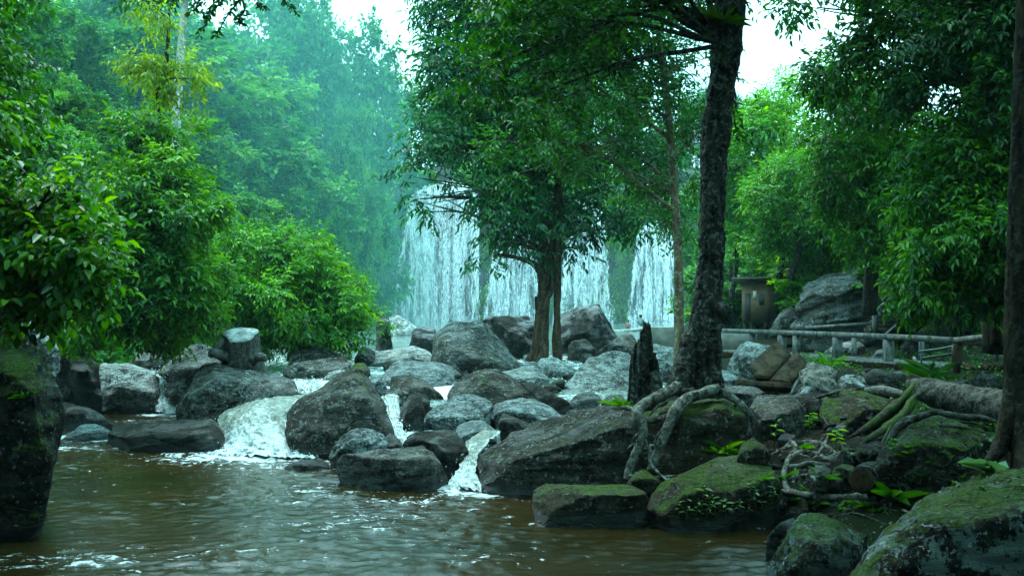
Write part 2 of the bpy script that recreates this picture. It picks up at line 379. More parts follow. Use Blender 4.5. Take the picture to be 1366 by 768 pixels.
def fall_mat():
    M = Mat('falling_white_water'); v = M.coords((1.0, 1.0, 0.06), offset=False)
    n1 = M.noise(v, 1.6, 5, 0.62, 0.3); n2 = M.noise(M.coords((1, 1, 0.16), offset=False), 6.0, 5, 0.7, 0.2)
    dn = M.n('ShaderNodeAttribute', _attribute_name='density').outputs['Fac']
    t = M.math('ADD', M.math('MULTIPLY', n1, 0.6), M.math('ADD', M.math('MULTIPLY', n2, 0.4), M.math('SUBTRACT', M.math('MULTIPLY', dn, 0.52), 0.08)))
    al = M.ramp(t, [(0.40, 0.0), (0.54, 0.50), (0.72, 1.0)])
    # the falling drops turn their upper sides to the sky: the curtain as a whole shades like a surface tipped upward
    jit = M.n('ShaderNodeVectorMath', _operation='SUBTRACT', i0=M.n('ShaderNodeTexNoise', Vector=M.coords((1, 1, 0.4), offset=False), Scale=4.0, Detail=4.0).outputs['Color'], i1=(0.5, 0.5, 0.5)).outputs[0]
    nb = M.n('ShaderNodeVectorMath', _operation='NORMALIZE', i0=M.n('ShaderNodeVectorMath', _operation='ADD', i0=M.n('ShaderNodeVectorMath', _operation='SCALE', i0=jit, Scale=1.2).outputs[0], i1=(0.0, -0.62, 0.78)).outputs[0]).outputs[0]
    df = M.n('ShaderNodeBsdfDiffuse', Color=(0.92, 0.95, 0.96, 1), Normal=nb).outputs[0]
    w = df
    tp = M.n('ShaderNodeBsdfTransparent').outputs[0]
    return M.surf(M.n('ShaderNodeMixShader', Fac=al, i1=tp, i2=w).outputs[0])
W_FALL = fall_mat()
def flat_mat(name, col, rough=0.7, var=0.25, scale=8.0):
    M = Mat(name); v = M.coords()
    n = M.noise(v, scale, 5, 0.65)
    c = M.ramp(n, [(0.3, tuple(x * (1 - var) for x in col)), (0.7, tuple(min(1, x * (1 + var)) for x in col))])
    return M.surf(M.principled(c, rough, M.bump(n, 0.3, 0.02), 0.4))

# ------------------------------------------------------------------ the ground
SH = np.array([(-16, 24.5), (-11, 23.5), (-9, 22.8), (-7.4, 22.0), (-5.6, 19.2), (-4.4, 17.2), (-3.6, 16), (-2.4, 14.2), (-1.2, 12.9), (0, 12.5), (1, 11.6), (1.6, 11.0), (2.3, 10.7), (2.7, 9.9), (3.0, 8.8), (3.4, 7.6), (4, 6), (5, 3), (8, -3), (20, -20)], float)
ZS = np.array([(0, 0.0), (12, 0.0), (16, 0.22), (20, 0.40), (25, 0.60), (30, 0.75), (40, 0.9), (60, 1.1), (100, 1.35), (110, 1.4)], float)
def smax(v, k=1.5): return np.where(v > k, v, np.where(v < -k, 0, (v + k) ** 2 / (4 * k)))
def ground(x, y):
    x = np.asarray(x, float); y = np.asarray(y, float)
    s = y - np.interp(x, SH[:, 0], SH[:, 1])
    zs = np.interp(y, ZS[:, 0], ZS[:, 1])
    zt = np.where(x > 2.5, np.maximum(zs, np.minimum(0.95, 0.5 + 0.1 * (x - 2.5))), zs)
    z = np.minimum(0.16 * s - 0.12, zt)
    z = np.maximum(z, -0.7)
    # left bank and the hill behind it
    xl = np.where(y < 23, -0.56 * y, np.where(y < 34, -12.9 + (y - 23) * 0.36, -9.0 - (y - 34) * 0.075))
    z = z + 0.55 * smax(xl - x, 0.8)
    hl = smax(-9 - 0.06 * (y - 34) - x, 3) * np.clip((y - 30) / 25, 0, 1)
    z = z + 0.10 * hl
    z = np.minimum(z, 17 + 0.05 * np.abs(x))
    # right bank and the wooded slope behind the walkway
    z = z + 0.50 * smax(x - (7.5 + 0.14 * y), 2.0) * np.clip((y - 9) / 12, 0, 1)
    z = z + 0.30 * smax(x - (3.0 + 0.17 * y), 3.0) * np.clip((y - 36) / 10, 0, 1)
    # the plateau the falls drop from
    top = 15.3 + 0.04 * np.abs(x)
    z = z + 0.8 * np.clip((-6 - y) / 4, 0, 1) + 0.25 * np.clip(-10 - y, 0, 12)
    k = np.clip((y - 103.0) / 1.5, 0, 1)
    z = z * (1 - k) + np.maximum(z, top) * k
    return z
def ground1(x, y): return float(ground(np.array([x]), np.array([y]))[0])
yy = np.concatenate([np.arange(-36, 6, 2.0), np.arange(6, 30, 0.22), np.arange(30, 60, 0.8), np.arange(60, 100, 2.0), [100.5, 101.5, 102.5, 103, 103.5, 104, 104.5], np.arange(108, 150, 6.0)])
uu = np.sinh(np.linspace(-3.1, 3.1, 190)) / np.sinh(3.1)
GX = uu[None, :] * (18 + np.maximum(yy, 0) * 0.75)[:, None] + 0.0 * yy[:, None]; GY = np.repeat(yy[:, None], len(uu), 1)
gz = ground(GX.ravel(), GY.ravel())
gp = np.stack([GX.ravel(), GY.ravel(), gz], -1)
gz = gz + 0.10 * fbm(gp * 0.9, 4) + 0.06 * fbm(gp * 3.1, 3)
gp[:, 2] = gz
gm = MB().add(gp, grid_quads(len(yy), len(uu))[:, ::-1])
tag(gm.build('ground', SOIL), kind='structure')
TV, TQ = gp, grid_quads(len(yy), len(uu))

# ------------------------------------------------------------------ water
def foam_field(p, spots):
    f = np.zeros(len(p))
    for (x, y, rx, ry, a) in spots:
        f = np.maximum(f, a * np.exp(-(((p[:, 0] - x) / rx) ** 2 + ((p[:, 1] - y) / ry) ** 2)))
    return f
def g2(px, d): return ((px - CX) / F * d, d)
xs = np.arange(-14, 4.6, 0.045); ys = np.concatenate([np.arange(-12, 7, 0.3), np.arange(7, 15, 0.04), np.arange(15, 25.5, 0.09)])
X, Y = np.meshgrid(xs, ys, indexing='ij'); p = np.stack([X.ravel(), Y.ravel(), 0 * X.ravel()], -1)
w1 = fbm(p * [0.9, 1.6, 1], 2) * 0.030 + ridged(p * [3.2, 4.4, 1] + 0.5 * fbm(p * 1.3, 2)[:, None], 2) * 0.020 + fbm(p * [7, 8, 1], 2) * 0.016
spots = [(*g2(345, 16.0), 0.9, 0.35, 1.0), (*g2(330, 15.4), 1.5, 0.8, 0.42), (*g2(420, 14.5), 1.6, 0.7, 0.24), (*g2(625, 12.7), 0.40, 0.35, 1.0), (*g2(640, 12.3), 0.6, 0.35, 0.4),
         (*g2(560, 11.8), 1.2, 0.5, 0.16), (*g2(225, 21.9), 0.6, 0.35, 0.8), (*g2(110, 18.0), 0.9, 0.7, 0.40), (*g2(175, 17.4), 1.6, 0.4, 0.30), (*g2(60, 16.4), 1.8, 0.4, 0.28), (*g2(725, 10.5), 0.14, 0.2, 0.35),
         (*g2(250, 20.6), 1.6, 0.5, 0.28), (*g2(80, 8.9), 1.2, 0.35, 0.24), (*g2(480, 10.4), 1.0, 0.8, 0.13), (*g2(430, 12.4), 1.0, 0.7, 0.16), (*g2(250, 9.0), 1.4, 0.5, 0.13), (*g2(640, 9.0), 1.0, 0.5, 0.10)]
fo = foam_field(p, spots) + 0.05 * np.clip(fbm(p * 0.35, 2) * 2, 0, 1)
w1 = w1 * np.clip(0.75 + 1.3 * fbm(p * [0.30, 0.45, 1] + 5, 2) + 0.8 * np.clip(fo, 0, 1), 0.22, 1.8)
p[:, 2] = w1 + 0.02 * np.clip(fo, 0, 1) * fbm(p * 5, 2)
tag(MB().add(p, grid_quads(len(xs), len(ys))[:, ::-1], foam=fo).build('pool_water', W_POOL), kind='structure')
# the stream that comes down between the boulders
ysr = np.concatenate([np.arange(12.2, 32, 0.10), np.arange(32, 62, 0.5), np.arange(62, 102.5, 1.5)])
lf = np.interp(ysr, [12, 15, 16, 18, 22, 30, 60, 102], [-2.6, -4.6, -5.2, -6.6, -9.6, -9.0, -10.5, -13.5]); rt = np.interp(ysr, [12, 13, 16, 20, 30, 60, 102], [0.2, 0.6, 2.2, 3.0, 5.0, 10, 18])
un = np.linspace(0, 1, 170)
X = lf[:, None] + (rt - lf)[:, None] * un[None, :]; Y = np.repeat(ysr[:, None], 170, 1)
p = np.stack([X.ravel(), Y.ravel(), np.zeros(X.size)], -1)
s = p[:, 1] - np.interp(p[:, 0], SH[:, 0], SH[:, 1])
zz = np.minimum(0.30 * s - 0.35, np.interp(p[:, 1], ZS[:, 0], ZS[:, 1]) + 0.06)
p[:, 2] = zz + 0.05 * fbm(p * [1.0, 1.4, 1], 3) + 0.02 * ridged(p * [3, 4, 1], 2)
ff = 0.20 + 0.32 * fbm(p * [0.5, 0.4, 1], 3) - np.clip((p[:, 1] - 30) / 60, 0, 0.35)
ff += foam_field(p, [(*g2(450, 20.5), 0.9, 1.0, 0.5), (*g2(560, 22), 1.2, 1.0, 0.45), (*g2(690, 18.3), 0.6, 0.3, 0.6), (*g2(760, 17.5), 0.7, 0.3, 0.7), (*g2(600, 16), 0.5, 0.4, 0.4)])
tag(MB().add(p, grid_quads(len(ysr), 170)[:, ::-1], foam=np.clip(ff, 0, 1.2)).build('stream_water', W_STREAM), kind='structure')

def loft(rows, nu, nv, rough=0.03, freq=4.0):
    """a surface through rows of (column, row, distance) taken from the photograph"""
    R = [spline(np.array([P(*q) for q in r]), nu) for r in rows]
    R = np.stack(R, 0)
    V = np.stack([spline(R[:, i, :], nv) for i in range(nu)], 0).reshape(-1, 3)
    V = V + rough * np.stack([fbm(V * freq, 3), fbm(V * freq + 31, 3), fbm(V * freq + 57, 3)], -1)
    return V, grid_quads(nu, nv)
def cascade(label, rows, foam, nu=60, nv=60, rough=0.05, drops=250, dsize=0.018):
    V, Q = loft(rows, nu, nv, rough)
    tb = np.tile(np.linspace(0, 1, nv), nu) ** 2
    V = V + (rough * 1.6 * tb)[:, None] * np.stack([fbm(V * 9, 3), fbm(V * 9 + 7, 3), np.abs(fbm(V * 9 + 3, 3)) * 1.5], -1)
    fv = np.tile(np.interp(np.linspace(0, 1, nv), np.linspace(0, 1, len(foam)), foam), nu)
    uu_ = np.repeat(np.linspace(0, 1, nu), nv); vv_ = np.tile(np.linspace(0, 1, nv), nu)
    fv = np.clip(fv + 0.75 * fbm(np.stack([uu_ * 9, vv_ * 1.6, 0 * uu_ + len(label)], -1), 3) * (1 - 0.6 * vv_), 0.0, 1.2)
    m = MB().add(V, Q, foam=fv)
    # thrown drops over the face
    idx = rng.choice(len(V), drops, p=(fv + .01) / (fv + .01).sum()); c = V[idx] + rng.normal(size=(drops, 3)) * [0.06, 0.06, 0.05] + [0, -0.03, 0.06]
    e = np.array([(1, 0, 0), (-1, 0, 0), (0, 1, 0), (0, -1, 0), (0, 0, 1.3), (0, 0, -1.3)]); T = np.array([(0, 2, 4), (2, 1, 4), (1, 3, 4), (3, 0, 4), (2, 0, 5), (1, 2, 5), (3, 1, 5), (0, 3, 5)])
    sz = dsize * rng.uniform(0.3, 1.0, drops)
    m.add((c[:, None, :] + e[None] * sz[:, None, None]).reshape(-1, 3), None, (np.arange(drops)[:, None, None] * 6 + T[None]).reshape(-1, 3), foam=1.0)
    o = m.build('cascade', W_CASC)
    return tag(o, label, 'cascade')
cascade('broad foaming cascade spilling into the pool beside the large dark pyramid boulder',
        [[(318, 541, 18.6), (350, 532, 18.4), (400, 526, 18.2), (450, 520, 18.6)], [(296, 553, 17.3), (335, 541, 16.9), (385, 541, 17.0), (425, 545, 17.4)], [(291, 575, 16.7), (325, 562, 16.3), (372, 566, 16.4), (405, 575, 16.8)],
         [(288, 598, 16.3), (330, 590, 15.8), (380, 594, 15.7), (412, 598, 15.9)], [(270, 610, 15.6), (330, 609, 15.3), (390, 612, 15.1), (425, 612, 15.0)]], [-0.1, 0.10, 0.24, 0.80, 0.9], 80, 80, 0.07, 180, 0.013)
cascade('narrow white chute of water between the brown boulder and the long sloping rock',
        [[(636, 578, 14.8), (648, 574, 14.8), (668, 574, 14.8)], [(622, 592, 14.2), (634, 590, 14.1), (650, 590, 14.0)], [(616, 612, 13.5), (625, 611, 13.4), (637, 612, 13.3)], [(606, 634, 12.9), (622, 634, 12.8), (637, 636, 12.6)], [(590, 652, 12.6), (620, 655, 12.4), (650, 658, 12.1)]], [0.05, 0.15, 0.2, 0.7, 0.7], 50, 60, 0.05, 80, 0.011)
cascade('small thin fall trickling off the moss-stained stone by the far shore',
        [[(205, 497, 22.8), (218, 494, 22.8), (232, 497, 22.8)], [(212, 506, 22.2), (222, 505, 22.1), (233, 509, 22.2)], [(213, 527, 22.1), (224, 527, 22.0), (236, 530, 22.1)], [(208, 549, 21.8), (224, 551, 21.6), (240, 551, 21.8)]], [0.3, 0.4, 0.6, 0.8], 40, 40, 0.05, 90)
cascade('thin sheet of water running down beside the upright dark stone',
        [[(508, 528, 18.0), (520, 526, 18.0), (532, 528, 18.0)], [(515, 548, 17.0), (524, 547, 17.0), (533, 549, 17.0)], [(521, 572, 16.0), (530, 572, 15.9), (540, 576, 15.9)], [(524, 592, 15.4), (532, 594, 15.3), (542, 594, 15.3)]], [0.3, 0.4, 0.55, 0.5], 40, 50, 0.05, 60)
cascade('low white riffle washing over the flat grey slabs below the cut stump',
        [[(380, 506, 24.0), (430, 505, 23.5), (480, 506, 23.0)], [(385, 514, 21.5), (430, 512, 21.3), (470, 512, 21.0)], [(395, 526, 19.2), (430, 523, 19.0), (450, 520, 18.7)]], [0.3, 0.5, 0.35], 60, 50, 0.07, 60)

# ------------------------------------------------------------------ the cliff and the falls
cu = np.linspace(-16, 60, 210); cv = np.linspace(-1.0, 17.5, 80)
X, Z = np.meshgrid(cu, cv, indexing='ij'); p = np.stack([X.ravel(), np.full(X.size, 100.0), Z.ravel()], -1)
step = np.interp(p[:, 2], [-1, 2.0, 2.6, 6.0, 6.6, 11.0, 11.8, 15.0, 17.5], [-0.6, -0.3, 0.0, 0.1, 0.35, 0.5, 0.75, 0.8, 1.6])
p[:, 1] += 1.6 + step + 0.8 * fbm(p * [0.16, 1, 0.10], 4) + 0.55 * fbm(p * [0.5, 1, 1.1], 4) + np.where(p[:, 0] > 13, (p[:, 0] - 13) * 0.1, 0)
tag(MB().add(p, grid_quads(210, 80)).build('rock_cliff', R_CLIFF), 'dark overhung cliff face that the falls pour over', 'cliff')

def waterfall(label, top, bottom, seed, dens=1.0):
    """curtain of falling water: two broken sheets and many separate threads; top and bottom are lists of (column, row) across the fall"""
    r = np.random.default_rng(seed); d = 98.6
    nu, nv = 70, 60
    T = spline(np.array([P(a, b, d + 0.6) for a, b in top]), nu); B = spline(np.array([P(a, b, d - 1.8) for a, b in bottom]), nu)
    v = np.linspace(0, 1, nv)
    wig = 0.35 * fbm(np.stack([np.linspace(0, 9, nv), np.zeros(nv), np.full(nv, seed * 3.7)], -1), 3)
    m = MB()
    for layer in range(2):
        S = T[:, None, :] * (1 - v)[None, :, None] + B[:, None, :] * v[None, :, None]
        S[:, :, 1] = (d + 0.6) - 2.4 * v[None, :] ** 0.6 + layer * 0.7
        q = S.reshape(-1, 3).copy()
        q[:, 1] += 0.35 * fbm(q * [0.9, 1, 0.05] + layer * 7, 3) + 0.14 * fbm(q * [2.6, 1, 0.22] + 3, 3)
        u = np.linspace(0, 1, nu)
        jag = 0.20 * fbm(np.stack([np.repeat(u, nv) * 3, np.tile(v, nu) * 5, np.full(nu * nv, seed + layer * 4.0)], -1), 3).reshape(nu, nv)
        edge = np.clip((np.minimum(u, 1 - u)[:, None] + jag) * 4, 0, 1)
        lane = 0.5 + 0.6 * fbm(np.stack([T[:, 0] * 0.55, 0 * u, 0 * u + seed], -1), 3)
        de = edge * np.clip(1.5 * lane + 0.12, 0.22, 1)[:, None] * (1.0 - 0.10 * v)[None, :] * dens
        m.add(q, grid_quads(nu, nv), density=de.ravel())
    lanes = r.uniform(0.02, 0.98, 18); n = int(24000 * dens)
    uu_ = np.where(r.random(n) < 0.7, np.clip(lanes[r.integers(0, 18, n)] + r.normal(0, 0.03, n), 0, 1), r.uniform(0.01, 0.99, n)); vv = r.uniform(0, 1, n) ** 0.85
    Wd = r.uniform(0.02, 0.065, n); L = Wd * r.uniform(1.0, 5.0, n)
    i = (uu_ * (nu - 1)).astype(int)
    c = T[i] * (1 - vv)[:, None] + B[i] * vv[:, None]; c[:, 1] = d + 0.3 - 2.4 * vv ** 0.6 - r.uniform(0, 0.6, n); c[:, 0] += r.normal(0, 0.16, n) * (0.4 + vv) + 0.25 * np.interp(vv, np.linspace(0, 1, nv), wig)
    e = np.array([(1, 0, 0), (-1, 0, 0), (0, 1, 0), (0, -1, 0), (0, 0, 1), (0, 0, -1)], float)
    q = c[:, None, :] + e[None] * np.stack([Wd, Wd, L], -1)[:, None, :]
    m.add(q.reshape(-1, 3), None, (np.arange(n)[:, None, None] * 6 + np.array([(0, 2, 4), (2, 1, 4), (1, 3, 4), (3, 0, 4), (2, 0, 5), (1, 2, 5), (3, 1, 5), (0, 3, 5)])[None]).reshape(-1, 3), density=1.8)
    return tag(m.build('waterfall', W_FALL), label, 'waterfall')
waterfall('widest white waterfall curtain beside the hazy forest slope', [(548, 262), (568, 250), (600, 243), (620, 246), (640, 262)], [(518, 440), (555, 440), (600, 440), (638, 440)], 3, 1.15)
waterfall('white waterfall strand just beside the ridged twin tree trunk', [(668, 292), (676, 284), (688, 282), (700, 290)], [(646, 440), (668, 440), (694, 440), (724, 440)], 5, 1.1)
waterfall('broken waterfall strands over the green ledges behind the dark sloping boulder', [(768, 268), (778, 262), (792, 264), (802, 275)], [(738, 440), (765, 440), (788, 440), (816, 440)], 7, 0.72)
waterfall('waterfall curtain between the mossy cliff and the slender pale trunk', [(849, 318), (860, 300), (880, 298), (902, 325)], [(838, 440), (860, 440), (880, 440), (908, 440)], 9, 1.1)
# ------------------------------------------------------------------ boulders
_ico = {}
def ico(level):
    if level not in _ico:
        bm = bmesh.new(); bmesh.ops.create_icosphere(bm, subdivisions=level, radius=1.0)
        bm.verts.ensure_lookup_table()
        _ico[level] = (np.array([v.co[:] for v in bm.verts]), np.array([[v.index for v in f.verts] for f in bm.faces])); bm.free()
    return _ico[level]
def vnormals(V, T):
    fn = np.cross(V[T[:, 1]] - V[T[:, 0]], V[T[:, 2]] - V[T[:, 0]])
    n = np.zeros_like(V)
    for k in range(3): np.add.at(n, T[:, k], fn)
    return unit(n)
SURF_V, SURF_T, surf_n = [TV], [np.vstack([TQ[:, [0, 2, 1]], TQ[:, [0, 3, 2]]])], len(TV)
rock_seed = 0
def rock(label, o, d, mat=None, th=None, edge=None, name='boulder', chips=4, amp=0.060, k=110, sink=0.16, strata=0.6, group=None, cat='boulder', slope=0.55, facet=1.0):
    """a boulder: its outline as the photograph shows it, its own distance d and thickness th; planes of the hull, rounded, chipped, weathered"""
    global rock_seed, surf_n
    rock_seed += 1
    r = np.random.default_rng(100 + rock_seed)
    mat = mat or R_GREY
    o = np.array(o, float); x0, x1, y0, y1 = o[:, 0].min(), o[:, 0].max(), o[:, 1].min(), o[:, 1].max()
    w, h = (x1 - x0) / F * d, (y1 - y0) / F * d
    if th is None: th = min(max(0.75 * w, 0.6 * h), 3.2)
    cx, cyy = o.mean(0)
    t = (o[:, 1] - y0) / max(y1 - y0, 1)
    pts = [P(a, b, d + th * slope * (1 - tt)) for (a, b), tt in zip(o, t)]
    pts += [P(cx + 0.86 * (a - cx), cyy + 0.9 * (b - cyy), d + th) for a, b in o]
    for (a, b), tt in zip(o, t):
        if tt > 0.55:
            for dd in (d, d + 0.85 * th):
                q = P(cx + 0.94 * (a - cx), b, dd); q[2] -= sink + 0.12 * h; pts.append(q)
    if edge is None:
        edge = [(x0 + u * (x1 - x0), y0 + (y1 - y0) * r.uniform(0.36, 0.52), r.uniform(-0.04, 0.10)) for u in (0.28, 0.5, 0.72)]
    for e in edge: pts.append(P(e[0], e[1], d + th * (e[2] if len(e) > 2 else 0.0)))
    pts = np.array(pts)
    bm = bmesh.new()
    for q in pts: bm.verts.new(q)
    bmesh.ops.convex_hull(bm, input=bm.verts[:])
    bmesh.ops.recalc_face_normals(bm, faces=bm.faces[:])
    hv = np.array([v.co[:] for v in bm.verts]); c = 0.5 * (hv.min(0) + hv.max(0)); ext = 0.5 * (hv.max(0) - hv.min(0))
    N, D, A = [], [], []
    for f in sorted(bm.faces, key=lambda f: -f.calc_area()):
        n = np.array(f.normal[:])
        if not np.isfinite(n).all() or np.linalg.norm(n) < 0.5: continue
        dist = float(np.dot(n, np.array(f.verts[0].co[:]) - c))
        if dist < 0: n, dist = -n, -dist
        if any(np.dot(n, m) > 0.985 for m in N): continue
        N.append(n); D.append(max(dist, 1e-3))
    bm.free()
    q = pts - c
    for i in range(chips):
        n = unit(r.normal(size=3) + np.array([0, -0.35, 0.35]))
        N.append(n); D.append(max(1e-3, (q @ n).max() * r.uniform(0.86, 0.98)))
    if facet:
        yaw = r.choice([-1, 1]) * r.uniform(0.35, 1.2); tl, tr = r.normal(0, .16), r.normal(0, .16)
        ax = [np.array([math.sin(yaw), -math.cos(yaw), tl]), np.array([-math.cos(yaw), -math.sin(yaw), tr]), np.array([tl + r.normal(0, .12), -0.12 + tr, 1.0]), np.array([math.cos(yaw), math.sin(yaw), -tr + .15]), np.array([math.sin(yaw) * .6, -math.cos(yaw) * .6, 0.8])]
        for n, (lo, hi) in zip(ax, ((.66, .88), (.70, .92), (.74, .92), (.72, .95), (.80, .95))):
            n = unit(n); s_ = (q @ n).max(); N.append(n); D.append(max(1e-3, s_ * (1 - facet * (1 - r.uniform(lo, hi)))))
    N = np.array(N); D = np.array(D)
    px = max(x1 - x0, y1 - y0)
    U, T = ico(7 if px > 210 else 6 if px > 60 else 5)
    dr = U * ext
    a = np.maximum(dr @ N.T, 0) / D[None, :]
    inv = (a ** k).sum(1) ** (1.0 / k)
    V = c + dr / np.maximum(inv, 1e-6)[:, None] * 1.02
    for k_ in (0, 2):      # back to the full breadth and height of the outline
        lo, hi = V[:, k_].min(), V[:, k_].max(); V[:, k_] = hv[:, k_].min() + (V[:, k_] - lo) * (hv[:, k_].max() - hv[:, k_].min()) / (hi - lo)
    size = (w * h * th) ** (1 / 3.0)
    nrm = vnormals(V, T)
    s = np.array([r.uniform(0, 50) for _ in range(3)])
    rot = r.uniform(-0.35, 0.35); ca, sa = math.cos(rot), math.sin(rot)
    vr = np.stack([V[:, 0] * ca + V[:, 2] * sa, V[:, 1], -V[:, 0] * sa + V[:, 2] * ca], -1)
    disp = amp * size * (1.1 * fbm(V * (1.6 / size) + s, 4) + strata * fbm(vr * np.array([1.1, 1.1, 7.0]) / size + s, 4) - 0.30 * np.clip(ridged(vr * np.array([1.0, 1.0, 2.6]) * 1.3 / size + s, 3) - 0.55, 0, 1))
    disp += 0.016 * size * fbm(V * (7 / size) + s, 4) - 0.02 * size * np.clip(ridged(V * (2.6 / size) + s + 5, 3) - 0.62, 0, 1)
    V = V + nrm * disp[:, None]
    base = np.array([c[0], c[1], V[:, 2].min()])
    m = MB().add(V, None, T)
    ob = m.build(name, mat, loc=base)
    SURF_V.append(V); SURF_T.append(T + surf_n); surf_n += len(V)
    return tag(ob, label, cat, group)

# --- the near shore and the pool
rock('tall black overhanging boulder rising from the pool under the big-leaved shrub', [(-160, 700), (-160, 440), (0, 452), (30, 449), (55, 468), (70, 500), (79, 540), (76, 565), (60, 600), (52, 630), (30, 668), (8, 692), (-60, 715)], 9.6, R_EDGE, 1.8, [(40, 520, 0.1), (20, 640, 0.02)], amp=0.07, facet=0.45)
rock('pale streaked rock wedged above the black overhanging boulder', [(10, 475), (14, 432), (35, 425), (60, 443), (78, 472), (60, 492), (20, 495)], 13.5, R_PALE)
rock('dark square bank block topped with a tuft of grass', [(58, 508), (62, 470), (92, 456), (128, 480), (133, 500), (130, 545), (95, 546), (66, 535)], 20.2, R_DARK, 2.2)
rock('low dark slab in the pool edge beside the black overhanging boulder', [(76, 573), (78, 541), (90, 539), (120, 546), (136, 556), (147, 567), (143, 573), (110, 573)], 18.9, R_DARK, 1.3)
rock('pale grey wedge of stone lying flat in the foam', [(84, 587), (100, 575), (115, 566), (127, 567), (144, 576), (146, 584), (115, 590)], 17.4, R_BLUE, 1.0, amp=0.04)
rock('long flat black wet boulder lying in the pool beside the cascade', [(143, 590), (149, 573), (172, 563), (215, 561), (260, 562), (284, 563), (292, 573), (309, 595), (290, 600), (230, 604), (190, 600), (152, 594)], 15.9, R_DARK, 1.5, [(180, 578, 0.0), (290, 580, 0.0), (226, 585, -0.05)])
rock('whitish undercut boulder stained with moss beside the thin fall', [(129, 522), (131, 500), (136, 488), (158, 485), (187, 492), (205, 494), (216, 501), (215, 520), (211, 548), (200, 540), (160, 524), (131, 532)], 22.3, R_PALE, 1.6, [(160, 520, 0.0), (195, 528, 0.0)])
rock('flat tan slab above the thin fall under the hanging bush', [(176, 482), (187, 470), (228, 470), (244, 477), (224, 486), (205, 492), (187, 489)], 23.6, R_GREY)
rock('ridged brown rock leaning against the cut stump', [(211, 497), (231, 483), (249, 476), (265, 458), (276, 468), (293, 478), (310, 490), (300, 500), (280, 506), (258, 512), (243, 528), (234, 532), (227, 517)], 21.8, R_GREY, 2.0)
rock('long grey ribbed rock sloping down to the cascade', [(237, 546), (249, 521), (264, 496), (275, 486), (293, 491), (322, 497), (366, 501), (390, 513), (398, 524), (375, 531), (337, 536), (307, 541), (297, 551), (290, 562), (272, 558), (250, 553)], 18.6, R_GREY, 2.4, [(300, 505, 0.1), (268, 520, 0.02), (340, 515, 0.12)], amp=0.075)
rock('huge dark pyramid boulder between the cascade and the wrinkled rock', [(382, 566), (388, 547), (402, 531), (437, 510), (474, 492), (484, 497), (499, 516), (516, 538), (525, 560), (526, 580), (508, 590), (470, 603), (439, 604), (414, 597), (390, 583)], 15.2, R_SPOT, 2.3, [(440, 522, 0.18), (441, 600, -0.06), (487, 530, 0.1), (415, 560, 0.08)], amp=0.045, chips=4, facet=0.45)
rock('small dark stone awash in the pool below the pyramid boulder', [(377, 625), (398, 614), (425, 611), (438, 618), (430, 627), (400, 631)], 14.0, R_DARK, 0.5)
rock('wrinkled pale boulder beneath the pyramid boulder', [(438, 613), (443, 600), (455, 583), (480, 573), (497, 571), (512, 580), (517, 596), (500, 607), (475, 612), (455, 617)], 14.0, R_BLUE, 1.0, amp=0.08, strata=0.8)
rock('small black stone tucked behind the wrinkled pale boulder', [(510, 590), (520, 579), (535, 589), (541, 600), (525, 608), (511, 604)], 14.6, R_DARK, 0.6)
rock('long brown-grey boulder lowest at the water beneath the chute', [(444, 630), (446, 617), (456, 609), (495, 610), (528, 604), (550, 598), (566, 598), (573, 614), (581, 624), (598, 640), (595, 651), (570, 657), (540, 659), (500, 652), (465, 646)], 12.4, R_GREY, 1.1, [(480, 622, 0.05), (530, 614, 0.02), (565, 612, 0.0)], chips=5)
rock('blocky brown boulder with a black front beside the chute', [(537, 594), (541, 580), (554, 575), (591, 573), (608, 578), (619, 590), (626, 608), (620, 628), (602, 640), (581, 637), (571, 616), (545, 600)], 13.2, R_DARK, 1.2, [(575, 598, 0.0), (610, 600, 0.02)])
rock('upright black stone with water running past it', [(532, 560), (535, 545), (543, 530), (552, 526), (560, 533), (567, 547), (566, 562), (558, 575), (545, 580), (535, 573)], 16.3, R_DARK, 0.6)
rock('dark stone peeping out behind the upright black stone', [(550, 530), (556, 526), (566, 526), (573, 535), (574, 545), (562, 546)], 18.0, R_DARK, 0.7)
rock('rounded wet grey boulder with a dark broken end', [(563, 574), (567, 555), (580, 545), (605, 533), (630, 528), (650, 531), (659, 545), (657, 559), (650, 567), (640, 562), (610, 572), (590, 579), (570, 579)], 16.2, R_BLUE, 1.6, [(600, 552, 0.0), (645, 545, 0.05)])
rock('smooth blue-grey stone at the head of the chute', [(606, 582), (612, 568), (630, 562), (645, 563), (661, 575), (663, 589), (650, 594), (630, 592), (613, 590)], 14.8, R_BLUE, 0.9, amp=0.04)
rock('dark wedge of rock between the smooth stone and the pale pitted slab', [(665, 561), (670, 552), (690, 562), (713, 570), (700, 578), (675, 580), (667, 573)], 15.0, R_DARK, 0.7)
rock('wide pale pitted slab wet with spray', [(652, 548), (665, 538), (695, 531), (715, 533), (735, 543), (750, 555), (753, 566), (730, 572), (710, 574), (685, 568), (662, 558)], 16.0, R_BLUE, 2.0, amp=0.04)
rock('smooth dark mossy dome boulder beneath the big pale block', [(594, 533), (603, 516), (616, 503), (637, 493), (658, 492), (679, 501), (700, 514), (719, 524), (733, 537), (711, 541), (685, 537), (648, 533), (616, 534)], 18.8, R_SPOT, 1.6, [(650, 510, 0.1), (690, 522, 0.08)], facet=0.3)
rock('dark diagonal ridge of rock behind the dome boulder', [(694, 510), (715, 512), (735, 521), (750, 532), (764, 545), (761, 553), (748, 553), (735, 545), (720, 532)], 18.0, R_DARK, 0.9)
rock('flat lichened rock at the edge of the great boulder', [(756, 541), (765, 530), (785, 523), (800, 526), (805, 536), (800, 545), (785, 548), (765, 546)], 18.6, R_GREY, 0.9)
rock('small grey rock beside the foot of the jagged stump', [(790, 553), (797, 540), (812, 530), (830, 527), (843, 540), (841, 554), (815, 559), (800, 558)], 17.0, R_GREY, 0.8)
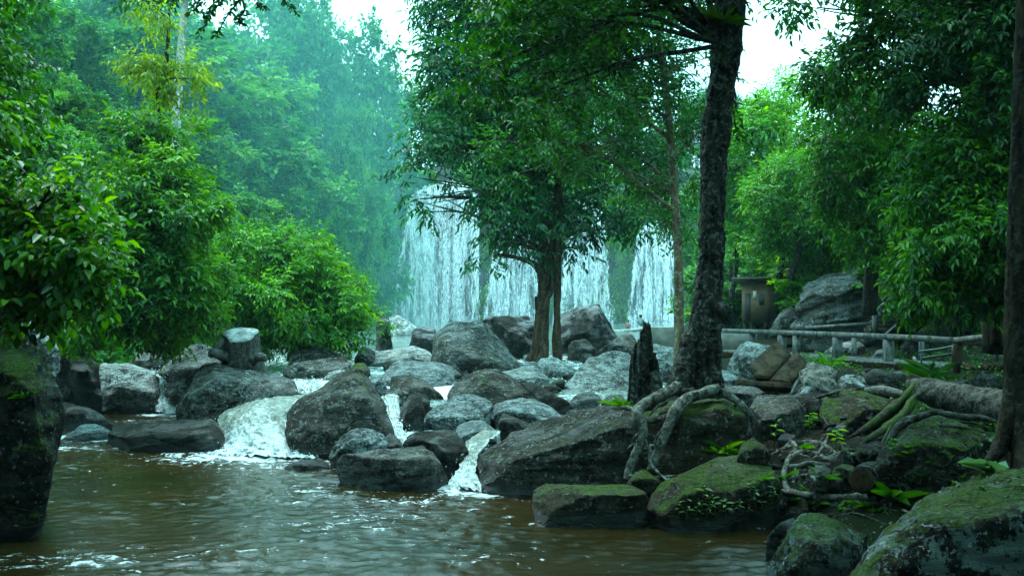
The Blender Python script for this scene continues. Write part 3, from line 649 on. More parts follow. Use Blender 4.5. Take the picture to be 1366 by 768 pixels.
rock('small mossy stone under the pale round boulder', [(730, 516), (740, 508), (752, 506), (756, 515), (748, 526), (735, 524)], 21.8, R_MOSS, 0.6)
rock('large pale cracked boulder beside the jagged stump', [(751, 522), (757, 511), (775, 499), (780, 485), (790, 475), (815, 470), (837, 472), (853, 481), (855, 515), (837, 526), (815, 532), (795, 528), (780, 533), (765, 533)], 21.5, R_PALE, 2.6, [(800, 500, 0.25), (830, 498, 0.25), (785, 518, 0.08)], amp=0.06)
rock('round pale boulder at the foot of the twin-trunk tree', [(716, 491), (722, 480), (740, 477), (758, 485), (768, 495), (767, 507), (755, 515), (740, 513), (728, 503)], 24.5, R_PALE, 1.6, facet=0.3)
rock('flat whitish wet shelf at the twin-trunk tree', [(660, 497), (690, 490), (715, 487), (733, 504), (736, 517), (720, 518), (700, 511), (680, 503)], 22.5, R_PALE, 2.0, slope=0.8)
rock('great pale angular block with a dark triangular face', [(574, 484), (579, 445), (587, 435), (600, 427), (621, 426), (641, 426), (648, 437), (669, 453), (682, 469), (693, 486), (691, 493), (669, 496), (637, 498), (616, 504), (595, 498), (585, 488)], 25.2, R_GREY, 2.6, [(590, 452, 0.12), (604, 462, 0.0), (634, 476, -0.12), (640, 496, -0.10), (640, 436, 0.40), (604, 434, 0.5)], amp=0.03, chips=1, strata=0.3, facet=0.0, slope=0.8)
rock('dark glossy layered boulder below the narrow waterfall strand', [(640, 434), (658, 424), (679, 421), (700, 426), (716, 434), (720, 448), (716, 462), (700, 472), (690, 480), (675, 472)], 31, R_DARK, 3.2, amp=0.07, strata=0.8)
rock('dark brown boulder below the widest waterfall', [(546, 464), (552, 440), (560, 435), (580, 437), (584, 455), (574, 466), (555, 467)], 33, R_DARK, 1.6)
rock('hazy pale dome rock at the foot of the widest waterfall', [(514, 460), (516, 424), (530, 420), (545, 428), (560, 440), (556, 464), (535, 466)], 52, R_PALE, 3.0, facet=0.3)
rock('dark upright rock at the tip of the rounded bush', [(502, 466), (503, 427), (511, 417), (520, 430), (524, 466)], 36, R_DARK, 1.4)
rock('huge dark sloping boulder between the twin-trunk tree and the bathers', [(744, 424), (763, 411), (779, 406), (798, 407), (801, 419), (808, 424), (815, 436), (821, 449), (826, 460), (803, 468), (775, 464), (745, 466)], 34, R_DARK, 3.2, [(795, 420, 0.1), (770, 440, 0.0)], strata=0.7)
rock('brown pointed stone below the huge dark sloping boulder', [(756, 484), (758, 465), (765, 456), (775, 452), (785, 458), (796, 468), (791, 482), (775, 490), (763, 488)], 30, R_SPOT, 1.2)
rock('speckled rock peeping out behind the jagged stump', [(793, 474), (815, 462), (830, 455), (842, 447), (852, 460), (854, 477), (820, 482)], 30.5, R_GREY, 1.6)
rock('layered grey rock with a rounded top under the bush', [(383, 487), (385, 467), (392, 459), (405, 460), (426, 468), (443, 470), (456, 477), (428, 487), (397, 489)], 26, R_GREY, 1.6, strata=0.7)
rock('long split dark rock beneath the rounded layered rock', [(376, 496), (391, 485), (414, 484), (438, 481), (467, 476), (469, 488), (466, 496), (455, 503), (426, 507), (391, 506), (379, 502)], 24, R_GREY, 1.3, strata=0.6)
rock('small pale rounded stone in the stream above the pyramid boulder', [(429, 507), (440, 497), (455, 493), (462, 496), (457, 505), (445, 508)], 22.3, R_PALE, 0.7)
rock('small grey hump beside the long pale slab', [(473, 478), (480, 465), (490, 463), (500, 469), (499, 480)], 28, R_GREY, 1.0)
rock('small mossy brown stone behind the pyramid boulder', [(466, 496), (470, 486), (485, 484), (493, 494), (494, 505), (484, 507)], 22.6, R_MOSS, 0.7)
rock('long pale low slab behind the wet shelves', [(482, 486), (497, 468), (530, 462), (560, 461), (575, 468), (575, 480), (550, 488), (520, 492), (500, 493)], 28, R_PALE, 2.6)
rock('wide pale wet slab in the middle of the stream', [(499, 517), (508, 498), (530, 481), (545, 480), (575, 483), (600, 490), (616, 502), (606, 518), (595, 528), (573, 523)], 22.6, R_BLUE, 3.0, amp=0.05)
rock('small wet slab beside the pyramid boulder top', [(489, 514), (493, 503), (505, 501), (511, 510), (518, 521), (502, 527)], 20.6, R_BLUE, 0.8)
rock('rounded dark loaf-shaped boulder in the stream', [(518, 514), (522, 503), (533, 500), (550, 502), (565, 508), (580, 520), (592, 532), (589, 538), (570, 537), (545, 532), (525, 524)], 20.2, R_SPOT, 1.1, amp=0.04, facet=0.3)
rock('small smooth tan stone beside the loaf-shaped boulder', [(505, 525), (515, 518), (530, 518), (544, 524), (541, 532), (520, 535)], 18.8, R_GREY, 0.7, facet=0.3)
# --- the great boulder and the bank under the tree
rock('great long layered boulder that carries the big roots', [(636, 656), (637, 610), (650, 597), (676, 580), (715, 568), (760, 556), (820, 547), (850, 540), (880, 560), (886, 625), (870, 650), (830, 660), (760, 668), (715, 666), (660, 668)], 11.9, R_SPOT, 3.0, [(690, 600, 0.06), (760, 582, 0.05), (840, 570, 0.05)], amp=0.06, strata=0.9, chips=4, facet=0.45)
rock('dark overhung block behind the hanging roots', [(840, 562), (862, 545), (895, 538), (940, 530), (972, 533), (1000, 549), (1014, 568), (1013, 592), (1002, 622), (960, 640), (900, 652), (850, 650)], 11.7, R_MOSS, 2.4, [(870, 556, 0.06), (935, 543, 0.05), (990, 556, 0.05)], chips=4, facet=0.45)
rock('flat-topped mossy slab standing in the brown pool', [(710, 668), (713, 655), (728, 645), (752, 645), (800, 646), (842, 646), (861, 655), (864, 666), (863, 692), (820, 697), (770, 701), (740, 692), (715, 682)], 10.3, R_MOSS, 1.0, [(742, 672, 0.0), (768, 662, 0.0), (820, 660, 0.0), (860, 659, 0.02)], chips=3, amp=0.035, facet=0.45)
rock('small mossy rock between the flat slab and the ferny boulder', [(836, 648), (848, 632), (860, 629), (879, 642), (877, 658), (850, 660)], 10.9, R_MOSS, 0.6)
rock('mossy boulder fringed with pale seedlings at the water', [(865, 672), (880, 650), (910, 635), (945, 620), (985, 610), (1015, 605), (1031, 615), (1041, 640), (1043, 682), (1020, 704), (960, 706), (900, 695), (870, 684)], 10.0, R_MOSS, 1.6, [(920, 650, 0.08), (990, 636, 0.08), (1035, 640, 0.08)])
rock('small round stone perched on the seedling-fringed boulder', [(982, 608), (989, 591), (1004, 585), (1020, 594), (1028, 608), (1002, 614)], 10.6, R_MOSS, 0.4, facet=0.3)
rock('yellow-green pointed boulder at the water beside the dark slope', [(1026, 756), (1048, 726), (1060, 700), (1071, 687), (1088, 684), (1105, 694), (1122, 711), (1139, 707), (1160, 721), (1157, 738), (1130, 772), (1100, 795), (1031, 795)], 8.0, R_LICH, 1.0, [(1072, 700, 0.08), (1110, 722, 0.02), (1060, 740, 0.0)], chips=5)
rock('small dark stone beside the yellow-green pointed boulder', [(1022, 718), (1040, 700), (1058, 692), (1062, 710), (1048, 728), (1030, 724)], 8.9, R_DARK, 0.45)
rock('biggest moss-topped boulder with pale lichen blotches at the frame corner', [(1110, 800), (1160, 736), (1200, 704), (1228, 676), (1262, 653), (1303, 639), (1337, 629), (1400, 620), (1500, 640), (1560, 700), (1560, 840), (1150, 840)], 6.4, R_LICH, 2.0, [(1225, 700, 0.05), (1290, 676, 0.04), (1370, 664, 0.03), (1165, 770, 0.0)], chips=4, strata=0.5, facet=0.45)
rock('brown mossy boulder with small creepers growing on it', [(1180, 648), (1183, 615), (1200, 594), (1225, 572), (1250, 560), (1270, 562), (1295, 575), (1318, 590), (1316, 628), (1290, 650), (1250, 668), (1220, 674), (1193, 670)], 9.5, R_MOSS, 1.5, [(1215, 600, 0.1), (1250, 590, 0.05), (1290, 605, 0.08)])
rock('small grey stone among the tangled roots', [(1076, 642), (1080, 628), (1095, 621), (1108, 630), (1106, 648), (1090, 651)], 10.3, R_GREY, 0.4)
rock('small mossy stone beside the round log end', [(1104, 648), (1114, 628), (1130, 619), (1142, 624), (1140, 652), (1115, 656)], 10.4, R_MOSS, 0.45)
rock('sloping mossy boulder with a white patch behind the tangled roots', [(1099, 548), (1105, 530), (1118, 519), (1146, 518), (1173, 524), (1197, 533), (1192, 548), (1165, 575), (1130, 590), (1108, 572)], 12.6, R_MOSS, 1.6)
rock('cracked brown boulder beside the overhung block', [(1000, 545), (1010, 530), (1025, 526), (1060, 534), (1077, 548), (1073, 574), (1056, 598), (1030, 604), (1008, 585)], 12.6, R_GREY, 1.2)
rock('low brown rock just behind the big trunk', [(950, 526), (958, 516), (975, 513), (1000, 516), (1022, 525), (1012, 545), (980, 540)], 13.6, R_GREY, 1.0)
rock('bright pale slab behind the big trunk', [(955, 522), (955, 493), (970, 494), (984, 503), (988, 520)], 18, R_PALE, 1.0)
rock('pale layered rock leaning behind the broken boards', [(972, 494), (985, 468), (995, 456), (1014, 456), (1029, 463), (1026, 485), (1000, 500)], 19.5, R_PALE, 1.2, strata=0.8)
rock('pale flat rock just behind the jagged stump', [(862, 508), (868, 466), (885, 461), (905, 460), (912, 500), (900, 512)], 24, R_PALE, 1.6)
rock('small pale broken rock beside the weathered root block', [(1116, 514), (1122, 503), (1135, 500), (1150, 503), (1157, 513), (1150, 521), (1130, 520)], 15.2, R_PALE, 0.6)
rock('dark flaky rock below the walkway', [(1152, 518), (1155, 500), (1170, 493), (1190, 495), (1199, 508), (1192, 519)], 16.2, R_DARK, 1.0, strata=0.8)
rock('flat dark rock between the broken timbers and the mossy slope', [(1052, 540), (1062, 527), (1085, 524), (1108, 530), (1104, 548), (1070, 552)], 13.6, R_DARK, 0.9)
rock('low dark stone in the shade beside the log end', [(1140, 604), (1152, 590), (1172, 588), (1186, 600), (1184, 622), (1150, 622)], 10.9, R_DARK, 0.7)
rock('dark round stone in the root tangle', [(1098, 622), (1104, 608), (1120, 602), (1136, 608), (1138, 624), (1110, 628)], 11.2, R_DARK, 0.6)
# --- beyond the walkway
rock('pale low boulder seen through the walkway railing', [(1096, 474), (1115, 460), (1135, 455), (1150, 458), (1157, 468), (1147, 476)], 30, R_PALE, 1.5)
rock('small bluish boulder beside the walkway post', [(1163, 479), (1170, 468), (1183, 464), (1196, 472), (1192, 481)], 27, R_BLUE, 1.0)
rock('pointed dark boulder leaning behind the walkway', [(1207, 474), (1212, 462), (1238, 438), (1265, 413), (1275, 419), (1288, 442), (1284, 460), (1262, 476), (1230, 479)], 26.5, R_DARK, 2.0, [(1270, 425, 0.2), (1240, 455, 0.05)], chips=3)
rock('rounded dark boulder beside the pointed one behind the walkway', [(1284, 450), (1298, 430), (1318, 421), (1336, 430), (1343, 450)], 27.5, R_DARK, 1.6)
rock('massive layered boulder on the slope beside the hut', [(1063, 436), (1069, 405), (1085, 387), (1110, 372), (1135, 362), (1160, 358), (1180, 369), (1192, 390), (1197, 412), (1190, 436), (1150, 450), (1095, 452)], 33, R_GREY, 4.0, [(1100, 400, 0.05), (1150, 385, 0.05), (1180, 410, 0.08)], amp=0.09, strata=1.4)
rock('flat stone ledge on top of the massive layered boulder', [(1133, 366), (1137, 352), (1165, 349), (1179, 355), (1180, 367)], 36, R_GREY, 2.0)
rock('grey rock on the slope below the hut', [(1028, 440), (1040, 418), (1055, 409), (1067, 420), (1072, 440)], 37, R_GREY, 2.0)

# --- small broken stones packed between the big ones, in the stream and over the right bank
r_ = np.random.default_rng(321)
def small_rock(x, y, wpx, mat, label, group):
    z = max(ground1(x, y), 0.0) + 0.04; px = CX + x / y * F; py = HY + (H - z) / y * F
    hp = wpx * r_.uniform(.45, .8); n = 8
    an = np.linspace(0, 2 * math.pi, n, endpoint=False) + r_.normal(0, .22, n)
    o = [(px + .5 * wpx * math.cos(t) * r_.uniform(.8, 1.1), py - hp * .45 + .5 * hp * math.sin(t) * r_.uniform(.8, 1.1)) for t in an]
    rock(label, o, y, mat, None, name='small_boulder', chips=5, group=group, facet=1.0, amp=0.05)
for i in range(44):
    d_ = r_.uniform(14.5, 31); px_ = r_.uniform(430, 860) if d_ > 19 else r_.uniform(500, 800)
    small_rock((px_ - CX) / F * d_, d_, r_.uniform(9, 30) * (1.0 if d_ > 18 else 1.2), [R_DARK, R_GREY, R_BLUE, R_SPOT][i % 4], 'small broken boulder packed between the big ones in the stream', 'small boulders in the stream')
for i in range(46):
    d_ = r_.uniform(9.4, 17.5); px_ = r_.uniform(1000, 1320)
    small_rock((px_ - CX) / F * d_, d_, r_.uniform(12, 38), [R_DARK, R_GREY, R_MOSS, R_SPOT][i % 4], 'small broken boulder scattered over the dark right bank', 'small boulders on the right bank')
BV = BVHTree.FromPolygons([tuple(v) for v in np.vstack(SURF_V)], [tuple(t) for t in np.vstack(SURF_T)])
def snap(px, py, lift=0.0, default=12.0):
    """the point of a boulder or the ground that stands at this column and row, lifted off the surface"""
    o = Vector((0, 0, H)); dv = Vector(P(px, py, 1.0)) - o; dv.normalize()
    hit, n, i, dist = BV.ray_cast(o, dv)
    if hit is None: return P(px, py, default)
    return np.array(hit) - np.array(dv) * lift
def drop(x, y, z=30.0):
    hit, n, i, dist = BV.ray_cast(Vector((x, y, z)), Vector((0, 0, -1)))
    return float(hit.z) if hit is not None else ground1(x, y)

# --- many small loose stones between the boulders
pebble_spots = [(505, 545, 17), (575, 590, 14.5), (660, 600, 13.6), (598, 512, 21), (700, 522, 20), (770, 548, 16.5), (808, 552, 15), (482, 508, 21.5), (540, 470, 30), (585, 470, 29), (610, 508, 21), (730, 560, 15.5), (745, 470, 29),
    (366, 500, 23), (200, 500, 23), (245, 552, 20), (160, 556, 21.5), (820, 500, 24), (1012, 520, 15), (1060, 545, 13), (1090, 520, 15.5), (1140, 512, 15.5), (1165, 660, 9.3), (1130, 665, 9.2), (1085, 668, 9.3), (1060, 640, 10), (1200, 690, 8.0), (890, 505, 18), (1030, 470, 26), (1105, 600, 11.3), (1205, 520, 14.5), (1230, 512, 15), (555, 505, 21), (600, 545, 17), (905, 640, 10.6), (530, 486, 25)]
for k_ in range(220): pebble_spots.append((rng.uniform(1000, 1330), rng.uniform(545, 690), 11.0))
for k_ in range(60): pebble_spots.append((rng.uniform(1080, 1330), rng.uniform(495, 530), 16.0))
for k_ in range(26): pebble_spots.append((rng.uniform(480, 840), rng.uniform(480, 560), 19.0))
proto = None
for i, (a, b, dd) in enumerate(pebble_spots):
    q = snap(a, b, 0.0, dd)
    if q[2] > ground1(q[0], q[1]) + 0.22 or q[2] < -0.02: continue
    s = 4.2 / F * q[1] * rng.uniform(0.6, 2.2)
    if proto is None:
        U, T = ico(4); V = U * [1.0, 0.8, 0.6]; V = V + vnormals(V, T) * (0.22 * fbm(U * 1.4 + 4, 3) + 0.06 * fbm(U * 5, 3))[:, None]
        proto = MB().add(V, None, T).build('loose_stone', R_SPOT); ob = proto
    else: ob = proto.copy(); COL.objects.link(ob)
    ob.location = q + np.array([0, 0.2 * s, -0.1 * s]); ob.scale = (s * rng.uniform(0.8, 1.5), s, s * rng.uniform(0.7, 1.1)); ob.rotation_euler = (rng.uniform(-0.3, 0.3), rng.uniform(-0.3, 0.3), rng.uniform(0, 6.28))
    tag(ob, 'small loose grey stone lying between the big boulders', 'stone', 'loose stones between the boulders')
# ------------------------------------------------------------------ foliage
def leaves(mb, Pb, D, N, L, W, tint, six=True, fold=0.25, droop=0.18):
    D = unit(D); S = unit(np.cross(D, N)); N = np.cross(S, D)
    L = np.broadcast_to(L, (len(Pb),))[:, None]; W = np.broadcast_to(W, (len(Pb),))[:, None]
    n = len(Pb)
    tip = Pb + D * L - N * L * droop
    if six:
        l1 = Pb + D * L * 0.28 - S * W * 0.46 + N * W * fold; r1 = Pb + D * L * 0.28 + S * W * 0.46 + N * W * fold
        l2 = Pb + D * L * 0.66 - S * W * 0.40 + N * (W * fold - L * droop * 0.35); r2 = Pb + D * L * 0.66 + S * W * 0.40 + N * (W * fold - L * droop * 0.35)
        V = np.stack([Pb, l1, l2, tip, r2, r1], 1).reshape(-1, 3); k = np.arange(n)[:, None] * 6
        Q = np.concatenate([k + np.array([[0, 3, 2, 1]]), k + np.array([[0, 5, 4, 3]])])
        mb.add(V, Q, tint=np.repeat(tint, 6))
    else:
        l1 = Pb + D * L * 0.45 - S * W * 0.5 + N * W * fold; r1 = Pb + D * L * 0.45 + S * W * 0.5 + N * W * fold
        V = np.stack([Pb, l1, tip, r1], 1).reshape(-1, 3); k = np.arange(n)[:, None] * 4
        mb.add(V, k + np.array([[0, 3, 2, 1]]), tint=np.repeat(tint, 4))
def rand_unit(r, n): return unit(r.normal(size=(n, 3)))
def crown(mb, puffs, n, L, seed, k=7, wid=0.42, up=1.0, hang=0.25, nsub=12, subr=0.34, tintbase=0.42, six=True, twig=3.2, tips=0.30, gloss_var=0.16):
    """leaves on twigs, twigs in clumps, clumps through the volume of the puffs (x, y, z, rx, ry, rz)"""
    r = np.random.default_rng(seed)
    pf = np.asarray(puffs, float)
    wgt = (pf[:, 3] * pf[:, 4] * pf[:, 5]) ** (2 / 3); wgt /= wgt.sum()
    M = max(6, nsub * len(pf)); pi = r.choice(len(pf), M, p=wgt)
    off = rand_unit(r, M) * (r.uniform(0.05, 1, M) ** 0.42)[:, None]
    sc = pf[pi, :3] + off * pf[pi, 3:]
    sr = subr * (pf[pi, 3] * pf[pi, 4] * pf[pi, 5]) ** (1 / 3) * r.uniform(0.6, 1.35, M)
    st = r.normal(0, gloss_var, M)
    nt = max(1, n // k)
    ci = r.choice(M, nt, p=sr ** 2 / (sr ** 2).sum())
    u = rand_unit(r, nt) * (r.uniform(0, 1, nt) ** 0.5)[:, None]
    pos = sc[ci] + u * sr[ci][:, None] * np.array([1, 1, 0.62])
    out = unit(off[ci] * 0.6 + u)
    td = unit(out * 0.9 + rand_unit(r, nt) * 0.55 + np.array([0, 0, 0.05 - hang]))
    tt = tintbase + st[ci] + r.normal(0, 0.10, nt)
    j = (np.arange(k) + 0.5) / k
    TL = twig * L * r.uniform(0.7, 1.3, nt)
    Pb = (pos[:, None, :] + td[:, None, :] * (TL[:, None] * j[None, :])[..., None]).reshape(-1, 3)
    tdk = np.repeat(td, k, 0); N0 = np.array([0, 0, 1.0])
    side = unit(np.cross(tdk, N0) + 1e-6) * np.tile(np.where(np.arange(k) % 2 == 0, 1.0, -1.0), nt)[:, None]
    last = np.tile(np.arange(k) == k - 1, nt)[:, None]
    m = nt * k
    D = unit(tdk * np.where(last, 1.4, 0.55) + side * np.where(last, 0.0, 0.85) + rand_unit(r, m) * 0.38 + np.array([0, 0, -hang]))
    N = unit(N0 * up + np.repeat(out, k, 0) * 0.35 + rand_unit(r, m) * 0.55)
    tint = np.clip(np.repeat(tt, k) + tips * (np.tile(j, nt) - 0.5) + r.normal(0, 0.07, m), 0, 1)
    LL = L * r.uniform(0.45, 1.4, m)
    tint = np.where(r.random(m) < 0.02, 1.0, tint)
    leaves(mb, Pb, D, N, LL, LL * wid, tint, six)
    return sc
def puff_px(lst):
    """(column, row, distance, radius in columns, radius in rows, depth radius) -> world ellipsoids"""
    return np.array([[*P(a, b, d), ra / F * d, rd, rb / F * d] for a, b, d, ra, rb, rd in lst])
def tree(name, label, cat, trunk, radii, puffs, n, L, lmat, bmat, seed, group=None, seg=12, limbs=True, limb_r=0.25, limb_from=0.55, rough=0.10, extra=None, twigs=0, bark=None, rings=8, **kw):
    """trunk: points from the foot up; puffs: world ellipsoids; each limb runs from the trunk to a puff"""
    r = np.random.default_rng(seed + 999)
    trunk = np.asarray(trunk, float); base = trunk[0].copy()
    e = empty(name, base, label, cat, group)
    mt = MB()
    tube(mt, trunk, radii, seg, max(24, rings * len(trunk)), rough, 2.0, bark=bark)
    mc = MB()
    sc = crown(mc, puffs, n, L, seed, **kw)
    if limbs:
        path = spline(trunk, 60); rr = np.interp(np.linspace(0, 1, 60), np.linspace(0, 1, len(radii)), radii)
        for q in np.asarray(puffs):
            c = q[:3]
            dz = path[:, 2] - (c[2] - 0.35 * np.hypot(path[:, 0] - c[0], path[:, 1] - c[1]))
            i = int(np.clip(np.argmin(np.abs(dz)), int(60 * limb_from), 58))
            a = path[i]; mid = a * 0.45 + c * 0.55 + np.array([0, 0, 0.10 * np.linalg.norm(c - a)]) + r.normal(0, 0.05, 3) * np.linalg.norm(c - a)
            r0 = min(rr[i] * 0.75, max(rr[0] * limb_r, 0.02))
            tube(mt, [a, a * 0.7 + mid * 0.3, mid, c], [r0, r0 * 0.8, r0 * 0.55, r0 * 0.2], 7, 16, 0.1, 3.0)
            near = sc[np.argsort(((sc - c) ** 2).sum(1))[:twigs]] if twigs else []
            for s_ in near:
                tube(mt, [mid, (mid + s_) / 2 + r.normal(0, 0.06, 3), s_], [r0 * 0.4, r0 * 0.25, r0 * 0.08], 5, 9)
    if extra: extra(mt)
    mt.build('trunk', bmat, e, base=base)
    mc.build('crown', lmat, e, base=base, smooth=False)
    for o in e.children: o.location = (0, 0, 0)
    return e

# --- the leaning fig with twin trunks in the middle of the stream
def fig_extra(m):
    for pts, rd in ([[(716, 484, 30.3), (718, 450, 30.2), (722, 400, 30), (722, 370, 30), (712, 352, 30), (690, 344, 29.5), (660, 338, 29)], [0.238, 0.165, 0.132, 0.112, 0.092, 0.066, 0.033]],
                    [[(719, 486, 29.8), (721, 440, 29.8), (724, 390, 29.8), (722, 350, 29.9), (730, 310, 30)], [0.224, 0.145, 0.132, 0.106, 0.066]],
                    [[(743, 484, 29.9), (743, 440, 29.9), (744, 400, 29.9), (745, 350, 29.9), (749, 290, 30.2)], [0.160, 0.125, 0.118, 0.112, 0.080]],
                    [[(722, 486, 29.5), (726, 455, 29.6), (727, 410, 29.7), (740, 370, 29.9), (734, 330, 30)], [0.172, 0.099, 0.086, 0.079, 0.066]],
                    [[(706, 484, 29.8), (713, 462, 29.9), (717, 430, 30), (716, 395, 30)], [0.145, 0.106, 0.079, 0.066]]):
        tube(m, [P(*q) for q in pts], rd, 20, 80, 0.22, 2.2, bark=(0.04, 5.0))
fig_puffs = puff_px([(612, 110, 30, 52, 62, 2.2), (566, 165, 30, 38, 46, 1.6), (562, 238, 29.5, 30, 30, 1.3), (575, 282, 29, 24, 24, 1.0), (604, 205, 30, 46, 40, 1.8), (640, 40, 31, 60, 60, 2.4), (700, 130, 30.5, 80, 95, 2.6),
    (690, 265, 29.5, 52, 55, 2.0), (672, 325, 29, 28, 22, 1.0), (745, 270, 30, 55, 60, 2.0), (735, 325, 29.6, 40, 24, 1.2), (790, 120, 31, 75, 90, 2.5), (800, 255, 30.5, 48, 45, 1.8), (775, 332, 30, 26, 18, .9), (850, 190, 31, 55, 70, 2.2), (858, 285, 30.5, 34, 26, 1.2), (625, 262, 29.4, 34, 16, .9), (720, 20, 31, 100, 60, 2.6), (640, -70, 31, 90, 70, 2.6), (760, -90, 31, 110, 70, 2.8), (700, -190, 31, 110, 70, 2.8), (590, -20, 30.5, 40, 50, 1.6), (652, 335, 29.2, 26, 17, .8), (700, 332, 29.3, 28, 18, .9), (560, 265, 29.3, 26, 26, .9), (632, 250, 29.3, 30, 26, .9), (800, 305, 30, 40, 24, 1.0)])
tree('fig_tree', 'twin-trunk fig with ridged brown stems and drooping dark crown before the falls', 'tree', [P(723, 487, 30), P(725, 440, 30), P(727, 395, 30), P(733, 340, 30), P(745, 250, 30.4), P(740, 150, 30.6), P(725, -60, 31)], [.22, .17, .16, .16, .15, .12, .06],
     fig_puffs, 78000, 0.20, L_DARKBLUE, B_FIG, 21, extra=fig_extra, limb_r=0.30, limb_from=0.5, twigs=3, nsub=20, hang=0.32, wid=0.40, up=0.9, tintbase=0.40, rough=0.2, subr=0.30)
# --- the slender pale pole-like tree
tree('slender_tree', 'slender pole-like tree with patchy pale orange bark beside the big dark trunk', 'tree', [P(907, 492, 22), P(906, 440, 22), P(905, 347, 22), P(899, 245, 22), P(894, 180, 22), P(888, 120, 22), P(878, 40, 22), P(872, -40, 22)], [.15, .115, .10, .09, .085, .075, .06, .03],
     puff_px([(840, 130, 21.5, 60, 45, 1.5), (780, 190, 21, 60, 50, 1.4), (860, 60, 21.5, 70, 55, 1.6), (740, 110, 21, 60, 50, 1.4), (800, 40, 21.5, 70, 45, 1.5), (920, 90, 22.5, 45, 70, 1.4), (930, 200, 23, 40, 60, 1.4), (850, 240, 22, 55, 40, 1.2), (690, 190, 20.5, 50, 50, 1.2), (905, 290, 22.6, 30, 40, 1.0), (860, -40, 21.8, 90, 50, 1.8), (760, -60, 21.5, 90, 60, 1.8), (830, -140, 22, 120, 60, 2)]),
     36000, 0.115, L_DEEP, B_POLE, 22, limb_r=0.35, limb_from=0.3, twigs=5, nsub=16, hang=0.15, tintbase=0.42, wid=0.42)
# --- the big dark trunk on the great boulder
def trunk_extra(m):
    for pts, rd in ([[(902, 523, 12.3), (912, 495, 12.4), (922, 460, 12.5), (936, 425, 12.6), (945, 385, 12.7)], [.15, .15, .13, .12, .10]],
                    [[(951, 522, 12.35), (950, 490, 12.4), (949, 450, 12.45), (950, 410, 12.5), (948, 360, 12.6)], [.14, .125, .12, .12, .10]],
                    [[(925, 520, 12.7), (930, 480, 12.7), (938, 440, 12.75), (945, 400, 12.8)], [.22, .20, .18, .14]],
                    [[(946, 405, 12.6), (956, 412, 12.5), (962, 420, 12.5), (958, 432, 12.55)], [.10, .13, .12, .05]],
                    [[(952, 40, 12.7), (930, 26, 12.5), (905, 12, 12.2), (870, -10, 11.8), (820, -30, 11.3)], [.11, .085, .075, .06, .04]],
                    [[(975, 20, 12.6), (990, -30, 12.8), (1000, -80, 13)], [.14, .12, .08]]):
        tube(m, [P(*q) for q in pts], rd, 40, 120, 0.30, 4.0, bark=(0.028, 9.0))
big_puffs = puff_px([(700, 20, 10.5, 70, 60, .9), (760, 60, 11, 70, 60, 1.0), (830, 10, 11.5, 80, 45, 1.0), (650, 90, 10.3, 45, 60, .8), (705, 130, 10.6, 60, 60, .8), (640, 0, 10, 60, 45, .8), (900, -30, 12, 70, 45, 1.0), (985, 110, 12.6, 22, 45, .5), (982, 175, 12.6, 22, 35, .5), (1000, -60, 12.6, 60, 40, .8), (940, -90, 12.8, 130, 60, 2.0), (770, -80, 11.5, 140, 60, 1.8)])
tree('riverside_tree', 'tall dark gnarled trunk with cracked lumpy bark rooted on the great boulder', 'tree', [P(928, 528, 12.6), P(932, 480, 12.6), P(940, 420, 12.6), P(948, 360, 12.65), P(950, 290, 12.65), P(954, 200, 12.7), P(961, 120, 12.75), P(968, 50, 12.8), P(975, -20, 12.8), P(975, -110, 12.9)],
     [.24, .20, .19, .17, .165, .17, .185, .20, .19, .12], big_puffs, 24000, 0.085, L_DEEP, B_DARK, 23, extra=trunk_extra, seg=72, rings=36, bark=(0.035, 9.0), limbs=True, limb_r=0.16, limb_from=0.75, twigs=4, rough=0.32, nsub=15, hang=0.2, tintbase=0.36)
# --- the tree and bushes of the left bank
tree('bank_tree', 'bright green leafy tree draped in climbers on the far left bank', 'tree', [(P(205, 470, 20.5)), P(205, 400, 20.5), P(203, 300, 20.5), P(210, 220, 20.5), P(213, 150, 20.5)], [.16, .14, .11, .08, .03],
     puff_px([(208, 160, 20.5, 32, 26, .8), (175, 200, 20.3, 40, 34, 1.0), (230, 195, 20.5, 42, 34, 1.0), (200, 245, 20.2, 70, 40, 1.4), (160, 290, 20, 50, 36, 1.2), (235, 285, 20.2, 55, 42, 1.3), (190, 330, 20, 80, 40, 1.5), (150, 360, 19.6, 50, 40, 1.2), (225, 370, 20.2, 70, 50, 1.5), (160, 420, 19.6, 60, 38, 1.2), (235, 430, 20.4, 50, 32, 1.2), (115, 230, 20.2, 14, 10, .5), (272, 300, 20.4, 16, 14, .5)]),
     34000, 0.125, L_BANK, B_BROWN, 31, twigs=3, nsub=15, hang=0.30, tintbase=0.47, wid=0.46, subr=0.30)
tree('yellow_leaved_tree', 'thin sapling with sparse yellowing leaves high above the bank tree', 'tree', [P(212, 300, 21.6), P(218, 190, 21.6), P(212, 120, 21.6), P(222, 80, 21.6), P(226, 10, 21.6)], [.12, .09, .065, .05, .02],
     puff_px([(222, 72, 21.5, 24, 14, .6), (190, 82, 21.4, 22, 16, .6), (250, 92, 21.6, 18, 14, .5), (205, 100, 21.3, 26, 14, .6), (255, 112, 21.6, 16, 12, .5), (215, 125, 21.4, 20, 12, .5), (205, 22, 21.5, 22, 14, .6), (240, 148, 21.6, 26, 10, .5), (195, 12, 21.4, 16, 10, .5)]),
     2600, 0.13, L_YELLOW, B_BROWN, 32, nsub=7, hang=0.6, tintbase=0.58, wid=0.34, subr=0.36, twigs=3)
